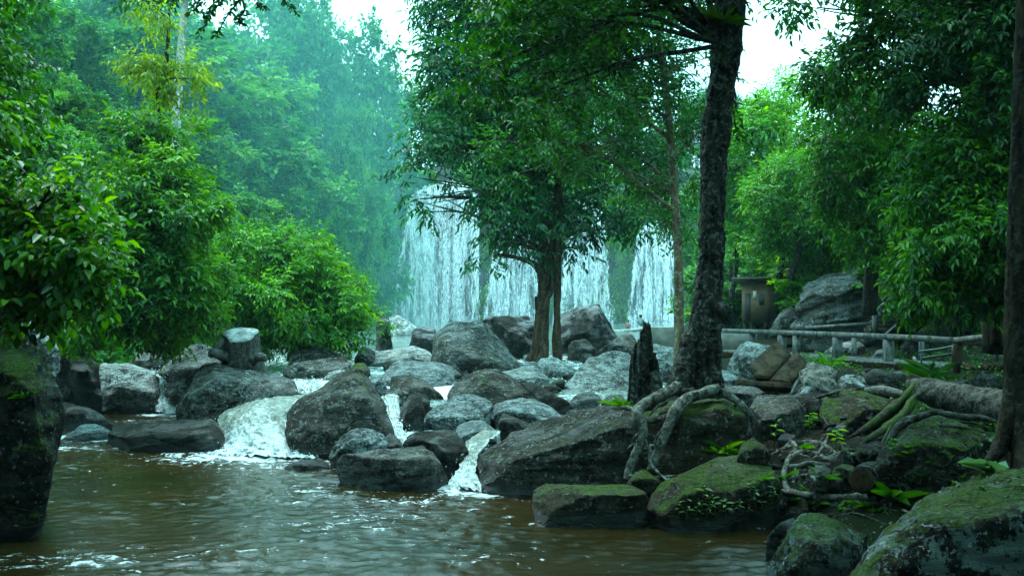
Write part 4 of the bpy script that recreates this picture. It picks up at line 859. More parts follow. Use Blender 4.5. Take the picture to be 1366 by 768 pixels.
tree('pale_trunk_tree', 'tall white-barked tree trunk rising through the misty slope foliage', 'tree', [P(226, 330, 33), P(231, 230, 33), P(236, 150, 33), P(242, 60, 33), P(250, -40, 33)], [.20, .17, .15, .13, .10],
     puff_px([(255, -60, 33, 70, 40, 1.8), (215, -40, 33, 60, 40, 1.8), (300, -50, 33, 50, 40, 1.8)]), 4000, 0.22, L_FOREST, B_WHITE, 33, nsub=10)
tree('rounded_bush', 'big rounded lime-topped bush reaching over the stream from the bank', 'bush', [P(330, 490, 28), P(335, 450, 28), P(345, 400, 28), P(350, 350, 28)], [.14, .12, .09, .04],
     puff_px([(300, 335, 28, 46, 30, 1.8), (345, 325, 28, 50, 30, 1.9), (390, 345, 28, 48, 34, 1.9), (430, 375, 28, 44, 34, 1.8), (465, 405, 27.8, 36, 30, 1.5), (490, 425, 27.6, 22, 20, 1.0), (320, 385, 27.4, 60, 45, 2.0), (385, 400, 27.2, 60, 42, 2.0), (300, 430, 27, 50, 36, 1.6), (360, 440, 27, 55, 28, 1.6), (430, 430, 27.2, 50, 30, 1.6), (470, 445, 27.4, 28, 18, 1.0), (280, 375, 27.6, 36, 46, 1.4)]),
     46000, 0.125, L_LIME, B_BROWN, 34, nsub=16, hang=0.32, tintbase=0.40, wid=0.44, subr=0.28, limb_from=0.2, tips=0.42)
tree('vine_covered_tree', 'dark glossy vine-covered tree at the very edge above the big-leaved shrub', 'tree', [P(-30, 520, 11.5), P(-30, 300, 11.5), P(-35, 150, 11.5), P(-40, 20, 11.5), P(-40, -100, 11.5)], [.20, .17, .15, .12, .06],
     puff_px([(8, 60, 11.5, 26, 34, .6), (28, 95, 11.4, 38, 26, .6), (5, 140, 11.3, 46, 40, .7), (40, 165, 11.2, 28, 22, .5), (-5, 200, 11.2, 50, 40, .7), (-60, 80, 11.6, 60, 90, 1.0), (-60, 240, 11.5, 60, 90, 1.0), (-30, -60, 11.8, 70, 60, 1.0), (-120, 330, 10.5, 90, 120, 1.2), (-100, 150, 10, 90, 120, 1.2), (-40, 370, 10.5, 60, 60, .8), (30, 330, 10.5, 50, 50, .7), (20, 235, 11, 40, 26, .5), (-10, 290, 11, 60, 50, .7)]),
     24000, 0.092, L_MID, B_BROWN, 35, nsub=15, hang=0.5, tintbase=0.30, wid=0.52, twigs=2, subr=0.33)
tree('big_leaved_shrub', 'big-leaved shrub leaning over the black overhanging boulder', 'shrub', [P(-40, 520, 8.6), P(-20, 420, 8.4), P(10, 340, 8.1), P(40, 290, 7.9), P(70, 250, 7.8)], [.07, .055, .04, .025, .01],
     puff_px([(60, 240, 7.9, 46, 14, .3), (108, 258, 7.8, 30, 12, .25), (30, 275, 8.0, 46, 16, .35), (92, 296, 7.8, 42, 13, .3), (134, 300, 7.8, 14, 9, .2), (40, 318, 8.0, 50, 16, .4), (108, 334, 7.8, 42, 14, .3), (20, 358, 8.1, 46, 16, .4), (92, 372, 7.8, 44, 14, .3), (145, 392, 7.8, 26, 13, .25), (40, 398, 8.0, 40, 14, .3), (112, 410, 7.9, 30, 10, .2),
     (-30, 280, 8.3, 50, 50, .6), (-40, 370, 8.4, 50, 50, .6), (10, 220, 8.2, 36, 14, .3), (156, 366, 7.8, 14, 10, .2)]),
     10500, 0.092, L_BANK, B_BROWN, 36, nsub=11, hang=0.40, tintbase=0.42, wid=0.56, twigs=4, limb_from=0.15, k=6, twig=3.4, subr=0.50, tips=0.5, limb_r=0.22, gloss_var=0.22)
# --- leaves hanging into the top of the picture from a branch overhead
def hanging():
    b = P(300, -60, 4.2); e = empty('hanging_branch', b, 'dark leafy twigs hanging into view against the white sky', 'branch')
    m = MB(); lm = MB(); r = np.random.default_rng(4)
    for pts in ([(300, -70, 4.2), (280, -20, 4.2), (262, 8, 4.2), (252, 18, 4.2)], [(300, -70, 4.2), (320, -15, 4.2), (308, 15, 4.2), (296, 35, 4.2), (288, 48, 4.2)], [(300, -70, 4.2), (340, -30, 4.2), (345, 2, 4.2), (352, 10, 4.2)], [(300, -70, 4.2), (290, -5, 4.2), (276, 26, 4.2), (262, 48, 4.2)],
                [(330, -40, 4.2), (370, -15, 4.3), (385, 5, 4.3), (395, 20, 4.3)], [(310, -40, 4.2), (325, 10, 4.1), (318, 25, 4.1), (322, 32, 4.1)], [(320, -40, 4.2), (300, -8, 4.1), (285, 12, 4.1), (272, 20, 4.1)], [(300, -70, 4.2), (255, -30, 4.2), (240, -10, 4.2), (228, -2, 4.2)]):
        c = spline([P(*q) for q in pts], 26); c = c + 0.006 * r.normal(size=c.shape)
        tube(m, c[::3], np.linspace(.006, .0015, len(c[::3])), 5, 26)
        for i in range(9, 26):
            for s_ in (-1, 1):
                if r.random() < 0.72:
                    d = unit(unit(c[min(i + 1, 25)] - c[i - 1]) * 0.6 + np.array([s_ * 0.9, r.normal() * 0.5, -0.3 + r.normal() * 0.3]))
                    leaves(lm, c[i][None], d[None], unit(r.normal(size=3) + np.array([0, -0.8, 0.7]))[None], r.uniform(.020, .033), r.uniform(.010, .015), np.array([0.25 + 0.2 * r.random()]))
    m.build('twig', B_BROWN, e, base=b).location = (0, 0, 0); lm.build('foliage', L_DEEP, e, base=b, smooth=False).location = (0, 0, 0)
hanging()
# --- the wooded right bank
def simple_tree(name, label, cat, foot, top, rad, pl, n, L, lm, bm, seed, group=None, **kw):
    a = P(*foot); b = P(*top); m1 = a * 0.66 + b * 0.34 + np.array([0.15, 0, 0]); m2 = a * 0.33 + b * 0.67 - np.array([0.12, 0, 0])
    return tree(name, label, cat, [a, m1, m2, b], [rad, rad * .8, rad * .6, rad * .25], puff_px(pl), n, L, lm, bm, seed, group, **kw)
simple_tree('shade_tree', 'towering dark-leaved tree filling the upper corner above the right bank', 'tree', (1330, 470, 20), (1290, -160, 19), .28,
    [(1150, 20, 18, 70, 36, 1.6), (1230, 60, 17.6, 80, 55, 2), (1320, 30, 17, 90, 70, 2), (1180, 110, 18.5, 75, 50, 2), (1280, 140, 17.4, 85, 55, 2), (1370, 130, 17, 70, 70, 2), (1120, 90, 19, 40, 44, 1.4), (1230, 190, 18.4, 80, 50, 2), (1330, 220, 18, 70, 55, 2), (1110, -30, 18, 60, 40, 1.6), (1240, -60, 18, 140, 60, 3), (1400, 0, 17, 100, 120, 2.5), (1410, 260, 18, 60, 90, 2), (1090, 10, 18.4, 30, 18, 1), (1100, 65, 18.6, 26, 16, .9)],
    52000, 0.135, L_DEEP, B_BROWN, 41, nsub=15, tintbase=0.36, hang=0.28, twigs=2, limb_r=0.22)
simple_tree('dense_tree', 'dense dark green tree behind the towering one at the gap of sky', 'tree', (1160, 420, 29), (1150, 20, 28), .22,
    [(1120, 130, 27, 55, 45, 2), (1170, 170, 27, 60, 50, 2), (1110, 200, 27, 45, 45, 1.8), (1160, 250, 27, 60, 40, 2), (1210, 220, 27, 50, 60, 2), (1200, 290, 26.5, 50, 40, 1.8), (1140, 300, 27.5, 50, 36, 1.8), (1250, 290, 26, 40, 50, 1.6)],
    28000, 0.15, L_MID, B_BROWN, 42, nsub=14, tintbase=0.42, hang=0.3, twigs=2)
simple_tree('bright_tree', 'bright yellow-green tree standing beyond the big dark trunk', 'tree', (1055, 420, 47), (1045, 130, 46), .25,
    [(1045, 140, 45, 50, 30, 2.4), (1080, 190, 45, 36, 40, 2.4), (1020, 190, 45, 50, 45, 2.8), (1060, 240, 44.5, 60, 42, 2.8), (1010, 280, 45, 50, 45, 2.6), (1095, 290, 44, 40, 45, 2.4), (1050, 320, 44, 60, 40, 2.6)],
    30000, 0.20, L_LIME, B_BROWN, 43, nsub=15, tintbase=0.50, hang=0.2)
for i, (ft, tp, pl, lab) in enumerate([
    ((975, 400, 47), (985, 240, 46.5), [(990, 230, 46, 34, 40, 2), (1000, 290, 46, 40, 36, 2), (975, 330, 46, 26, 24, 1.4), (965, 260, 46, 26, 60, 1.6)], 'thin dark-stemmed tree growing behind the hut roof'),
    ((1040, 372, 38), (1035, 250, 37.5), [(1035, 250, 37, 40, 34, 2), (1055, 300, 37, 36, 30, 2), (1020, 320, 37.5, 26, 20, 1.4)], 'thin straight dark-stemmed tree uphill of the hut'),
    ((1053, 372, 36.5), (1075, 255, 36), [(1080, 250, 36, 36, 34, 2), (1095, 310, 36, 40, 28, 2), (1065, 285, 36, 26, 24, 1.4)], 'forked dark-stemmed tree uphill of the hut'),
    ((1180, 362, 31), (1172, 240, 31), [(1165, 262, 30.5, 36, 24, 1.4), (1190, 300, 30.5, 30, 22, 1.2)], 'two-stemmed pale sapling above the massive layered boulder')]):
    simple_tree('understory_tree', lab, 'tree', ft, tp, 0.13 if i < 3 else 0.05, pl, 9000, 0.15, L_MID if i < 3 else L_DEEP, B_DARK if i < 3 else B_POLE, 50 + i, nsub=12, tintbase=0.45, twigs=2, limb_from=0.35)
simple_tree('spreading_bush', 'spreading bush of layered bright leaf sprays overhanging the walkway rocks', 'bush', (1330, 460, 19), (1290, 200, 18), .12,
    [(1260, 205, 17.4, 50, 22, 1.2), (1310, 225, 17.2, 56, 26, 1.3), (1250, 260, 17.2, 50, 30, 1.3), (1320, 285, 17, 60, 36, 1.4), (1240, 320, 17, 46, 34, 1.3), (1300, 350, 16.8, 60, 36, 1.4), (1225, 375, 17.2, 34, 34, 1.0), (1270, 400, 17.4, 50, 22, 1.0), (1350, 380, 17, 40, 40, 1.2), (1375, 260, 17, 40, 60, 1.2)],
    30000, 0.125, L_BANK, B_BROWN, 61, nsub=14, tintbase=0.38, hang=0.4, twigs=3, limb_from=0.2, subr=0.30)
# the leafless-footed trunk at the frame edge
def edge_extra(m):
    for pts, rd in ([[(1316, 622, 8.55), (1334, 596, 8.65), (1345, 560, 8.7), (1352, 500, 8.8)], [.04, .07, .08, .06]], [[(1375, 630, 8.5), (1368, 590, 8.6), (1362, 540, 8.7)], [.14, .12, .08]]):
        tube(m, [P(*q) for q in pts], rd, 10, 30, 0.2, 4)
tree('bank_trunk_tree', 'straight grey-brown trunk standing at the edge beside the creeper-grown boulder', 'tree', [P(1362, 640, 8.8), P(1362, 560, 8.8), P(1362, 430, 8.8), P(1366, 250, 8.8), P(1371, 60, 8.8), P(1376, -150, 8.8), P(1380, -320, 8.8)], [.175, .15, .135, .12, .11, .10, .05],
     np.vstack([puff_px([(1380, -330, 8.8, 220, 70, 1.6), (1240, -300, 9.2, 140, 60, 1.6), (1480, -240, 8.8, 160, 90, 1.6)]), [(3.2, 8.5, 7.6, 1.6, 1.6, .7), (5.2, 6.5, 7.4, 1.8, 1.6, .8), (2.6, 6.0, 7.0, 1.5, 1.5, .6), (4.5, 10.8, 8.2, 1.6, 1.4, .7), (6.8, 9.0, 7.8, 1.8, 1.8, .9), (2.6, 11.0, 8.4, 1.3, 1.3, .6)]]), 16000, 0.14, L_DEEP, B_BROWN, 62, extra=edge_extra, seg=64, rings=40, bark=(0.014, 11.0), limb_from=0.8, nsub=10, rough=0.14)  # the world-space puffs are an out-of-view canopy added to shade the right bank

# --- the forest beyond: prototypes copied along the misty slope and the plateau
def forest_proto(kind, seed):
    r = np.random.default_rng(seed)
    h = 10.0
    if kind == 'tall': pf = [(r.normal(0, .8), r.normal(0, .8), z, 2.0 * w, 2.0 * w, 1.5) for z, w in ((9.0, .9), (8.0, 1.15), (6.9, 1.2), (5.6, 1.0), (4.2, 1.0), (2.8, .9), (1.4, .7))]
    elif kind == 'cone': pf = [(r.normal(0, .25), r.normal(0, .25), z, w, w, 1.2) for z, w in ((9.2, 1.2), (8.2, 1.6), (7.0, 1.9), (5.6, 2.1), (4.2, 2.2), (2.8, 2.3), (1.4, 2.3))]
    else: pf = [(r.normal(0, 1.6), r.normal(0, 1.6), z, 2.2, 2.2, 1.3) for z in (8.6, 8.0, 7.4, 6.6, 5.8, 4.6, 3.4, 2.2)]
    return np.array(pf, float)
lib = []
for kd, nm, sd in (('tall', 'jungle_tree', 1), ('broad', 'jungle_tree', 2), ('cone', 'creeper_draped_tree', 3), ('broad', 'jungle_tree', 4), ('tall', 'jungle_tree', 5), ('broad', 'bushy_tree', 6)):
    lib.append([kd, tree(nm, 'x', 'tree', [(0, 0, 0), (0.1, 0, 3), (-0.1, 0.1, 6), (0, 0, 9)], [.28, .22, .16, .06], forest_proto(kd, sd), 15000, 0.27, (L_LIME if sd == 6 else L_FOREST if sd % 2 else L_FOREST2), B_WHITE if sd in (1, 5) else B_BROWN, 70 + sd, seg=7, six=False, nsub=18, hang=0.12, limb_r=0.3, tintbase=0.5, wid=0.65, subr=0.23, k=6, gloss_var=0.32, twig=1.8), False])
def put(which, x, y, sc, label, group=None, z=None, rz=None):
    ent = lib[which]
    if not ent[2]: e, ent[2] = ent[1], True
    else: e = copy_tree(ent[1])
    e.location = (x, y, (ground1(x, y) if z is None else z) - 0.3)
    e.rotation_euler = (0, 0, rng.uniform(0, 6.28) if rz is None else rz)
    e.scale = (sc * rng.uniform(0.85, 1.15), sc * rng.uniform(0.85, 1.15), sc)
    tag(e, label, 'tree', group)
    return e
def by_top(which, px, top, d, label, group=None, wide=1.0):
    """a far tree whose top the photograph shows at column px, row top"""
    x = (px - CX) / F * d; z0 = ground1(x, d); z1 = H - (top - HY) / F * d
    e = put(which, x, d, max(z1 - z0, 4) / 9.9, label, group)
    e.scale = (e.scale[0] * wide, e.scale[1] * wide, e.scale[2]); return e
by_top(2, 490, 32, 92, 'hazy cone-shaped tree draped in creepers against the sky left of the fig', wide=0.48)
by_top(0, 398, -40, 88, 'tallest hazy tree filling the skyline beside the white sky gap', wide=0.55)
by_top(3, 425, 12, 94, 'hazy broad tree between the tallest hazy tree and the cone-shaped one', wide=0.45)
by_top(1, 345, 12, 84, 'hazy tree whose top stands below the small patch of sky', wide=0.8)
by_top(2, 455, 180, 78, 'pale misty creeper-draped tree just beside the widest waterfall', wide=0.55)
by_top(3, 545, 110, 108, 'hazy tree on the cliff edge beside the top of the widest waterfall', wide=0.75)
SL = 'hazy teal-green jungle tree on the misty slope behind the left bank'
GS = 'jungle trees on the misty slope'
for i, (px, top, d, wd) in enumerate([(40, -40, 50, 1), (100, 20, 56, 1), (160, -20, 62, 1), (60, 90, 46, 1), (130, 130, 50, 1), (200, 60, 66, 1), (250, 20, 72, 1), (290, 60, 70, 1), (230, 140, 60, 1), (300, 130, 68, 1), (180, 190, 52, 1), (90, 200, 42, 1), (270, 200, 58, 1), (320, 190, 66, 1), (360, 110, 78, .8), (330, 250, 56, .9), (380, 170, 74, .8), (420, 140, 84, .7), (460, 130, 88, .7), (430, 210, 76, .7), (390, 250, 64, .8), (470, 220, 80, .6), (470, 270, 84, .5), (450, 280, 68, .6), (410, 310, 58, .7), (455, 330, 72, .5), (350, 300, 52, .8), (300, 270, 50, .8), (440, 340, 60, .5), (20, 10, 58, 1), (-40, 60, 48, 1), (110, -30, 74, 1), (330, 70, 86, .8), (200, -30, 84, .9), (10, 150, 40, 1), (60, 260, 36, .8)]):
    by_top([3, 1, 0, 3, 1, 4, 2][i % 7], px + rng.uniform(-6, 6), top, d, SL, GS, wd * (1.1 if px < 415 else 0.70))
GP = 'trees along the plateau above the falls'
for i, (px, top, d) in enumerate([(585, 112, 108), (630, 120, 106), (680, 90, 110), (730, 130, 108), (780, 110, 112), (830, 140, 108), (880, 160, 108), (930, 120, 112), (980, 130, 110), (1030, 150, 112)]):
    by_top([0, 1, 3, 4][i % 4], px, top, d, 'jungle tree on the plateau above the falls glimpsed through the fig crown', GP, 0.75)
GR = 'trees of the wooded right slope'
for i, (px, top, d) in enumerate([(1010, 200, 60), (1070, 210, 58), (1120, 170, 54), (1170, 180, 50), (1230, 160, 46), (1290, 150, 42), (1350, 120, 38), (1410, 80, 34), (1200, 230, 40), (1300, 260, 33), (1130, 290, 42), (1000, 290, 54), (970, 250, 64)]):
    by_top([1, 3, 0, 3][i % 4], px, top, d, 'dim green tree of the wooded slope behind the right bank', GR, 0.9)
GB = 'bushy trees crowding the slope above the walkway'
for i, (px, top, d) in enumerate([(975, 330, 50), (1085, 320, 52), (1125, 330, 46), (1150, 310, 37), (1200, 320, 35), (1240, 310, 33), (1290, 320, 31), (1335, 300, 29), (960, 345, 52), (1015, 330, 54), (1045, 340, 52), (1100, 398, 41)]):
    e = by_top(5 if i % 3 else 1, px, top, d, 'low bushy bright green tree on the slope above the walkway', GB, 1.5)
# --- ground cover that nobody could count
def cover(name, xr, yr, n, L, lm, seed, cond, h=(0.1, 0.7), label=None, tint=0.45, k=6):
    r = np.random.default_rng(seed); x = r.uniform(*xr, n * 4); y = yr[0] + (yr[1] - yr[0]) * r.uniform(0, 1, n * 4) ** 1.0
    ok = cond(x, y); x, y = x[ok][:n], y[ok][:n]
    nz = fbm(np.stack([x * 0.5, y * 0.5, 0 * x], -1), 3)
    hh = np.clip(0.5 + 1.3 * nz, 0.12, 1.2) * (h[1] - h[0]) + h[0]
    z = ground(x, y) + hh * r.uniform(0.2, 1.0, len(x))
    pos = np.stack([x, y, z], -1); m = MB()
    for j in range(k):
        D = unit(rand_unit(r, len(x)) + [0, 0, 0.1]); N = unit(rand_unit(r, len(x)) * 0.6 + [0, 0, 1.0])
        LL = L * r.uniform(0.6, 1.3, len(x))
        leaves(m, pos + rand_unit(r, len(x)) * L * 0.8, D, N, LL, LL * 0.5, np.clip(tint + 0.5 * nz + r.normal(0, 0.12, len(x)), 0, 1), False)
    return tag(m.build(name, lm, smooth=False), label, None, None, 'stuff')
cover('undergrowth', (-70, -6), (26, 104), 26000, 0.34, L_FOREST2, 81, lambda x, y: (x < -10.5 - 0.05 * (y - 30)) & (x > -0.6 * y), (0.2, 2.0), 'low leafy growth covering the misty slope')
cover('undergrowth', (5, 60), (24, 100), 26000, 0.24, L_MID, 82, lambda x, y: (x > 8.2 + 0.16 * y) & (x < 0.62 * y), (0.1, 1.1), 'low leafy growth covering the right slope')
cover('undergrowth', (4, 14), (10, 30), 1500, 0.09, L_DEEP, 83, lambda x, y: (x > 3.2 + 0.12 * y) & (fbm(np.stack([x, y, 0 * x], -1), 2) > 0.12), (0.02, 0.22), 'patchy weeds on the dark soil around the walkway')
cover('undergrowth', (-14, -6), (18, 34), 5000, 0.11, L_DEEP, 84, lambda x, y: (x < -0.53 * y + 0.6) | ((y > 24) & (x < -7.6 - 0.08 * (y - 20))), (0.05, 0.6), 'weeds along the left bank under the bushes')
# growth on the cliff between the falls
def cliff_growth():
    r = np.random.default_rng(91); m = MB()
    spots = [(824, 385, 15, 50, 26), (838, 330, 12, 40, 14), (812, 420, 22, 18, 14), (645, 400, 7, 36, 6), (652, 330, 6, 30, 4), (728, 405, 10, 34, 6), (785, 418, 16, 18, 7), (548, 300, 8, 30, 5), (920, 350, 16, 60, 16), (960, 380, 26, 50, 20), (915, 425, 20, 14, 8), (735, 340, 12, 30, 5), (560, 234, 30, 8, 10), (650, 240, 30, 12, 12), (730, 246, 30, 12, 12), (820, 262, 30, 20, 18), (885, 284, 30, 14, 16), (700, 262, 14, 14, 8), (945, 300, 26, 20, 14)]
    for (a, b, ra, rb, nc) in spots:
        for k in range(2 * nc):
            ca, cb = a + ra * r.normal() * .7, b + rb * r.normal() * .6; sz = r.uniform(2.5, 8); n = int(22 * sz)
            u = r.normal(size=(n, 2)) * 0.6; tn = r.normal(.55, .18)
            c = np.array([P(ca + sz * q[0], min(cb + sz * q[1] * 1.2 + abs(q[0]) * sz * .5, 438), 99.6 + 0.9 * r.random() - (.5 - abs(q[0])) * .6) for q in u])
            leaves(m, c, unit(rand_unit(r, n) + [0, -0.6, -0.5]), unit(rand_unit(r, n) * 0.5 + [0, -0.5, 0.8]), r.uniform(.25, .6, n), r.uniform(.12, .28, n), np.clip(r.normal(tn, 0.14, n), 0, 1), False)
    tag(m.build('foliage', L_LIME, smooth=False), 'ferns and creepers clinging to the cliff between the falls', None, None, 'stuff')
cliff_growth()

# unseen forest added behind and around the viewpoint to darken the near bank and the water
r_ = np.random.default_rng(77); pf = []
for a in np.linspace(-10, 190, 22):
    for z in (3, 7, 11, 14.5):
        R_ = r_.uniform(11, 15) - z * 0.25; t_ = math.radians(a) + r_.normal(0, .06)
        pf.append((math.cos(t_) * R_, -math.sin(t_) * R_ + 3.0, z + r_.normal(0, .6), 2.6, 2.6, 2.4))
pf = np.array(pf); pf = pf[(np.abs(pf[:, 0]) > 0.62 * pf[:, 1] + 4.5) | (pf[:, 1] < 0)]
roof = np.array([(x + r_.normal(0, .8), y + r_.normal(0, .8), 11.5 + 0.25 * abs(x) + r_.normal(0, .8), 2.4, 2.4, 1.2) for x in np.arange(-13, 14, 3.6) for y in np.arange(-9, 8, 3.4)])  # added canopy overhead, out of view, keeps skylight off the rock fronts
ring = pf; side = np.array([(sx * (0.60 * y + 5.6) + r_.normal(0, .4), y + r_.normal(0, .6), z + r_.normal(0, .6), 2.5, 2.5, 2.4) for sx in (-1, 1) for y in np.arange(1, 27, 3.2) for z in (3, 7, 11, 15, 18.5)])  # side: tree columns added outside the view to block low skylight
pf = np.vstack([pf, roof, side])
m = MB(); crown(m, pf, 130000, 0.36, 78, nsub=10, six=False, wid=0.6, hang=0.2, subr=0.4, k=6)
for q in np.vstack([ring[::4], side[::5]]): tube(m, [(q[0], q[1], -0.5), (q[0], q[1], 7), (q[0], q[1], 14)], [.22, .18, .08], 8, 12, tint=0.0)
tag(m.build('forest', L_FOREST, smooth=False), 'unseen forest added round the pool to block skylight', None, None, 'stuff')

def litter():
    """dead leaves caught on the boulders and the soil of the right bank"""
    r = np.random.default_rng(95); m = MB(); pts = []
    while len(pts) < 2600:
        x, y = r.uniform(1.0, 8.0), r.uniform(6.5, 18.0)
        if x < 0.35 * y - 1.6 or x > 0.6 * y: continue
        hit, nn, i, dist = BV.ray_cast(Vector((x, y, 5.0)), Vector((0, 0, -1)))
        if hit is None or hit.z < 0.03 or nn.z < 0.25 and r.random() < .8: continue
        pts.append((hit.x, hit.y, hit.z + 0.008, nn.x, nn.y, abs(nn.z)))
    q = np.array(pts); n = len(q)
    N = unit(q[:, 3:] + 0.25 * r.normal(size=(n, 3))); D = unit(np.cross(N, rand_unit(r, n)))
    LL = r.uniform(.02, .055, n)
    leaves(m, q[:, :3], D, N, LL, LL * r.uniform(.35, .6, n), r.uniform(0, 1, n), True, .2, .1)
    tag(m.build('fallen_leaves', L_DEAD, smooth=False), 'dead brown leaves caught on the boulders and soil of the right bank', None, None, 'stuff')
litter()
# ------------------------------------------------------------------ roots, stumps and logs
def px_tube(m, pts, rpx, seg=10, n=None, rough=0.38, freq=9.0, lift=0.75, default=12.0, on=True):
    """a root along photo points, lying on whatever stands there; radii in pixels"""
    out, rr = [], []
    for (a, b, *dd), rp in zip(pts, rpx):
        q = P(a, b, dd[0]) if dd else snap(a, b, 0, default)
        r = rp * 0.80 / F * q[1]
        if not dd: q = snap(a, b, r * lift, default)
        out.append(q); rr.append(r)
    tube(m, out, rr, seg, n or 8 * len(out), rough, freq)
def roots(label, name, paths, mat, default=12.0, cat='root'):
    m = MB()
    for pts, rp in paths: px_tube(m, pts, rp, default=default)
    V = m.verts(); base = np.array([V[:, 0].mean(), V[:, 1].mean(), V[:, 2].min()])
    return tag(m.build(name, mat, loc=base), label, cat)
def branching(paths, seed, nside=3, mat=None):
    """adds thin side rootlets to every path"""
    r = np.random.default_rng(seed); out = list(paths)
    for pts, rp in paths:
        for k in range(nside):
            i = r.integers(1, len(pts) - 1) if len(pts) > 2 else 0
            a = pts[i]; an = r.uniform(0.1, 3.0); l = r.uniform(12, 34)
            q = [(a[0], a[1])]
            for s_ in (0.35, 0.7, 1.0): q.append((a[0] + math.cos(an) * l * s_ + r.normal(0, 2.5), a[1] + abs(math.sin(an)) * l * s_ * 0.6 + r.normal(0, 2)))
            out.append((q, [max(1.2, rp[i] * .5), max(1, rp[i] * .4), max(.8, rp[i] * .28), .4]))
    return out
roots('thick pale lichened roots of the big dark trunk gripping the great boulder', 'exposed_root', branching([
    ([(905, 515, 12.1), (880, 528, 11.95), (860, 538, 11.8), (850, 551, 11.65), (857, 568, 11.6), (856, 588, 11.58), (848, 606, 11.56), (840, 625, 11.54), (836, 640, 11.5)], [10, 9, 9, 9, 8.5, 8.5, 8, 8, 6]),
    ([(958, 519, 12.15), (935, 525, 12.05), (912, 534, 11.9), (900, 548, 11.75), (890, 572, 11.66), (880, 596, 11.6), (872, 616, 11.56), (866, 628, 11.5)], [10, 9.5, 9, 9, 8.5, 8, 7.5, 5]),
    ([(950, 519, 12.2), (968, 526, 12.1), (985, 536, 12.0), (996, 547, 11.9), (1004, 556, 11.85)], [8, 7, 6, 5, 3]),
    ([(860, 585, 11.56), (866, 600, 11.52), (868, 618, 11.45), (880, 632, 11.3), (892, 642, 11.2)], [3, 3.2, 3, 2.5, 2]),
    ([(925, 519, 12.2), (900, 524, 12.1), (880, 535, 12.0), (868, 544, 11.9)], [4, 4, 3.5, 3]),
    ([(900, 545, 11.9), (880, 552, 11.8), (872, 560, 11.75), (862, 562, 11.72)], [3, 2.5, 2.5, 2]),
    ([(850, 551, 11.7), (842, 545, 11.8), (830, 543, 11.9)], [6, 4, 3]),
    ([(880, 598, 11.56), (874, 590, 11.56), (880, 575, 11.6)], [3, 2.5, 2]), ([(890, 536, 11.9), (878, 541, 11.85), (870, 550, 11.75), (866, 556, 11.7)], [3, 2.4, 1.8, 1]),
    ([(930, 527, 12.0), (915, 540, 11.85), (906, 552, 11.75), (902, 566, 11.7)], [3.5, 2.4, 1.8, .8]), ([(856, 575, 11.58), (846, 584, 11.56), (842, 596, 11.54)], [3.5, 2, .8]), ([(838, 634, 11.5), (860, 638, 11.4), (890, 636, 11.3), (920, 632, 11.3)], [4, 3.5, 3, 1])], 5, 1), B_ROOT)
roots('knotted pale surface roots crossing the dark bank beside the ferny boulder', 'exposed_root', branching([
    ([(1028, 607), (1040, 601), (1048, 597), (1056, 590), (1061, 598), (1052, 612), (1046, 632), (1049, 650), (1058, 659)], [2, 3, 4, 4.5, 4, 4.5, 5, 5, 5]),
    ([(1044, 655), (1080, 660), (1115, 664), (1150, 661), (1180, 668), (1205, 680), (1216, 685)], [5, 6, 6, 5, 4, 2.5, 1]),
    ([(1052, 612), (1066, 604), (1078, 603), (1092, 606), (1104, 613), (1116, 612)], [4, 5, 4.5, 4, 3, 1]), ([(1048, 622), (1064, 622), (1080, 617), (1096, 619), (1112, 616)], [4, 4.5, 4, 3, 1]),
    ([(1056, 645), (1070, 634), (1084, 636), (1090, 650), (1086, 660)], [3, 3, 3, 2.5, 2]), ([(1058, 596), (1074, 590), (1092, 591), (1106, 597), (1116, 604)], [4, 5, 4.5, 3, 1]),
    ([(1090, 606), (1100, 592), (1107, 578), (1114, 585)], [2.5, 2.5, 2, 1]), ([(1100, 612), (1120, 604), (1138, 606), (1150, 618)], [3, 3, 2.5, 1])], 3, 3), B_ROOT, 10.3)
roots('moss-covered buttress roots sliding down beside the weathered log', 'exposed_root', [
    ([(1219, 512, 12.7), (1212, 522, 12.5), (1199, 537, 12.35), (1184, 549, 12.2), (1168, 562, 12.0), (1150, 574, 11.9), (1132, 584, 11.8)], [4, 5, 6, 7, 7, 5, 2]),
    ([(1214, 518, 12.6), (1204, 535, 12.5), (1192, 544, 12.4), (1176, 556, 12.3)], [3, 8, 10, 6]),
    ([(1230, 522, 12.3), (1214, 536, 12.1), (1205, 552, 11.9), (1188, 566, 11.7), (1172, 577, 11.5), (1158, 586, 11.35), (1150, 592, 11.3)], [5, 5, 6, 7, 6, 5, 2]),
    ([(1222, 530, 12.2), (1210, 548, 12.0), (1195, 560, 11.9)], [3, 7, 4]),
    ([(1188, 568, 11.6), (1176, 592, 11.3), (1172, 604, 11.2), (1180, 616, 11.1)], [2.5, 1.6, 1.4, 1])], B_MOSSY)
roots('gnarled grey dead root spanning above the creeper-grown boulder', 'exposed_root', [
    ([(1190, 574, 11.05), (1206, 562, 11.0), (1228, 556, 10.9), (1250, 549, 10.8), (1262, 553, 10.75), (1285, 556, 10.7), (1310, 557, 10.6), (1334, 564, 10.5)], [5, 7, 7, 5.5, 7, 6, 5, 2]),
    ([(1176, 604, 10.85), (1184, 590, 10.9), (1196, 572, 11.0), (1215, 560, 10.95)], [2, 5, 7, 6]), ([(1258, 552, 10.75), (1280, 561, 10.7), (1306, 566, 10.65)], [5, 3.5, 1])], B_LOG)
m = MB(); tube(m, [P(1212, 512, 13.2), P(1240, 522, 12.8), P(1290, 535, 12.2), P(1360, 550, 11.4)], [.06, .17, .20, .24], 28, 90, 0.35, 4.5)
tag(m.build('fallen_log', B_LOG), 'weathered grey fallen log lying between the mossy roots and the edge trunk', 'log')
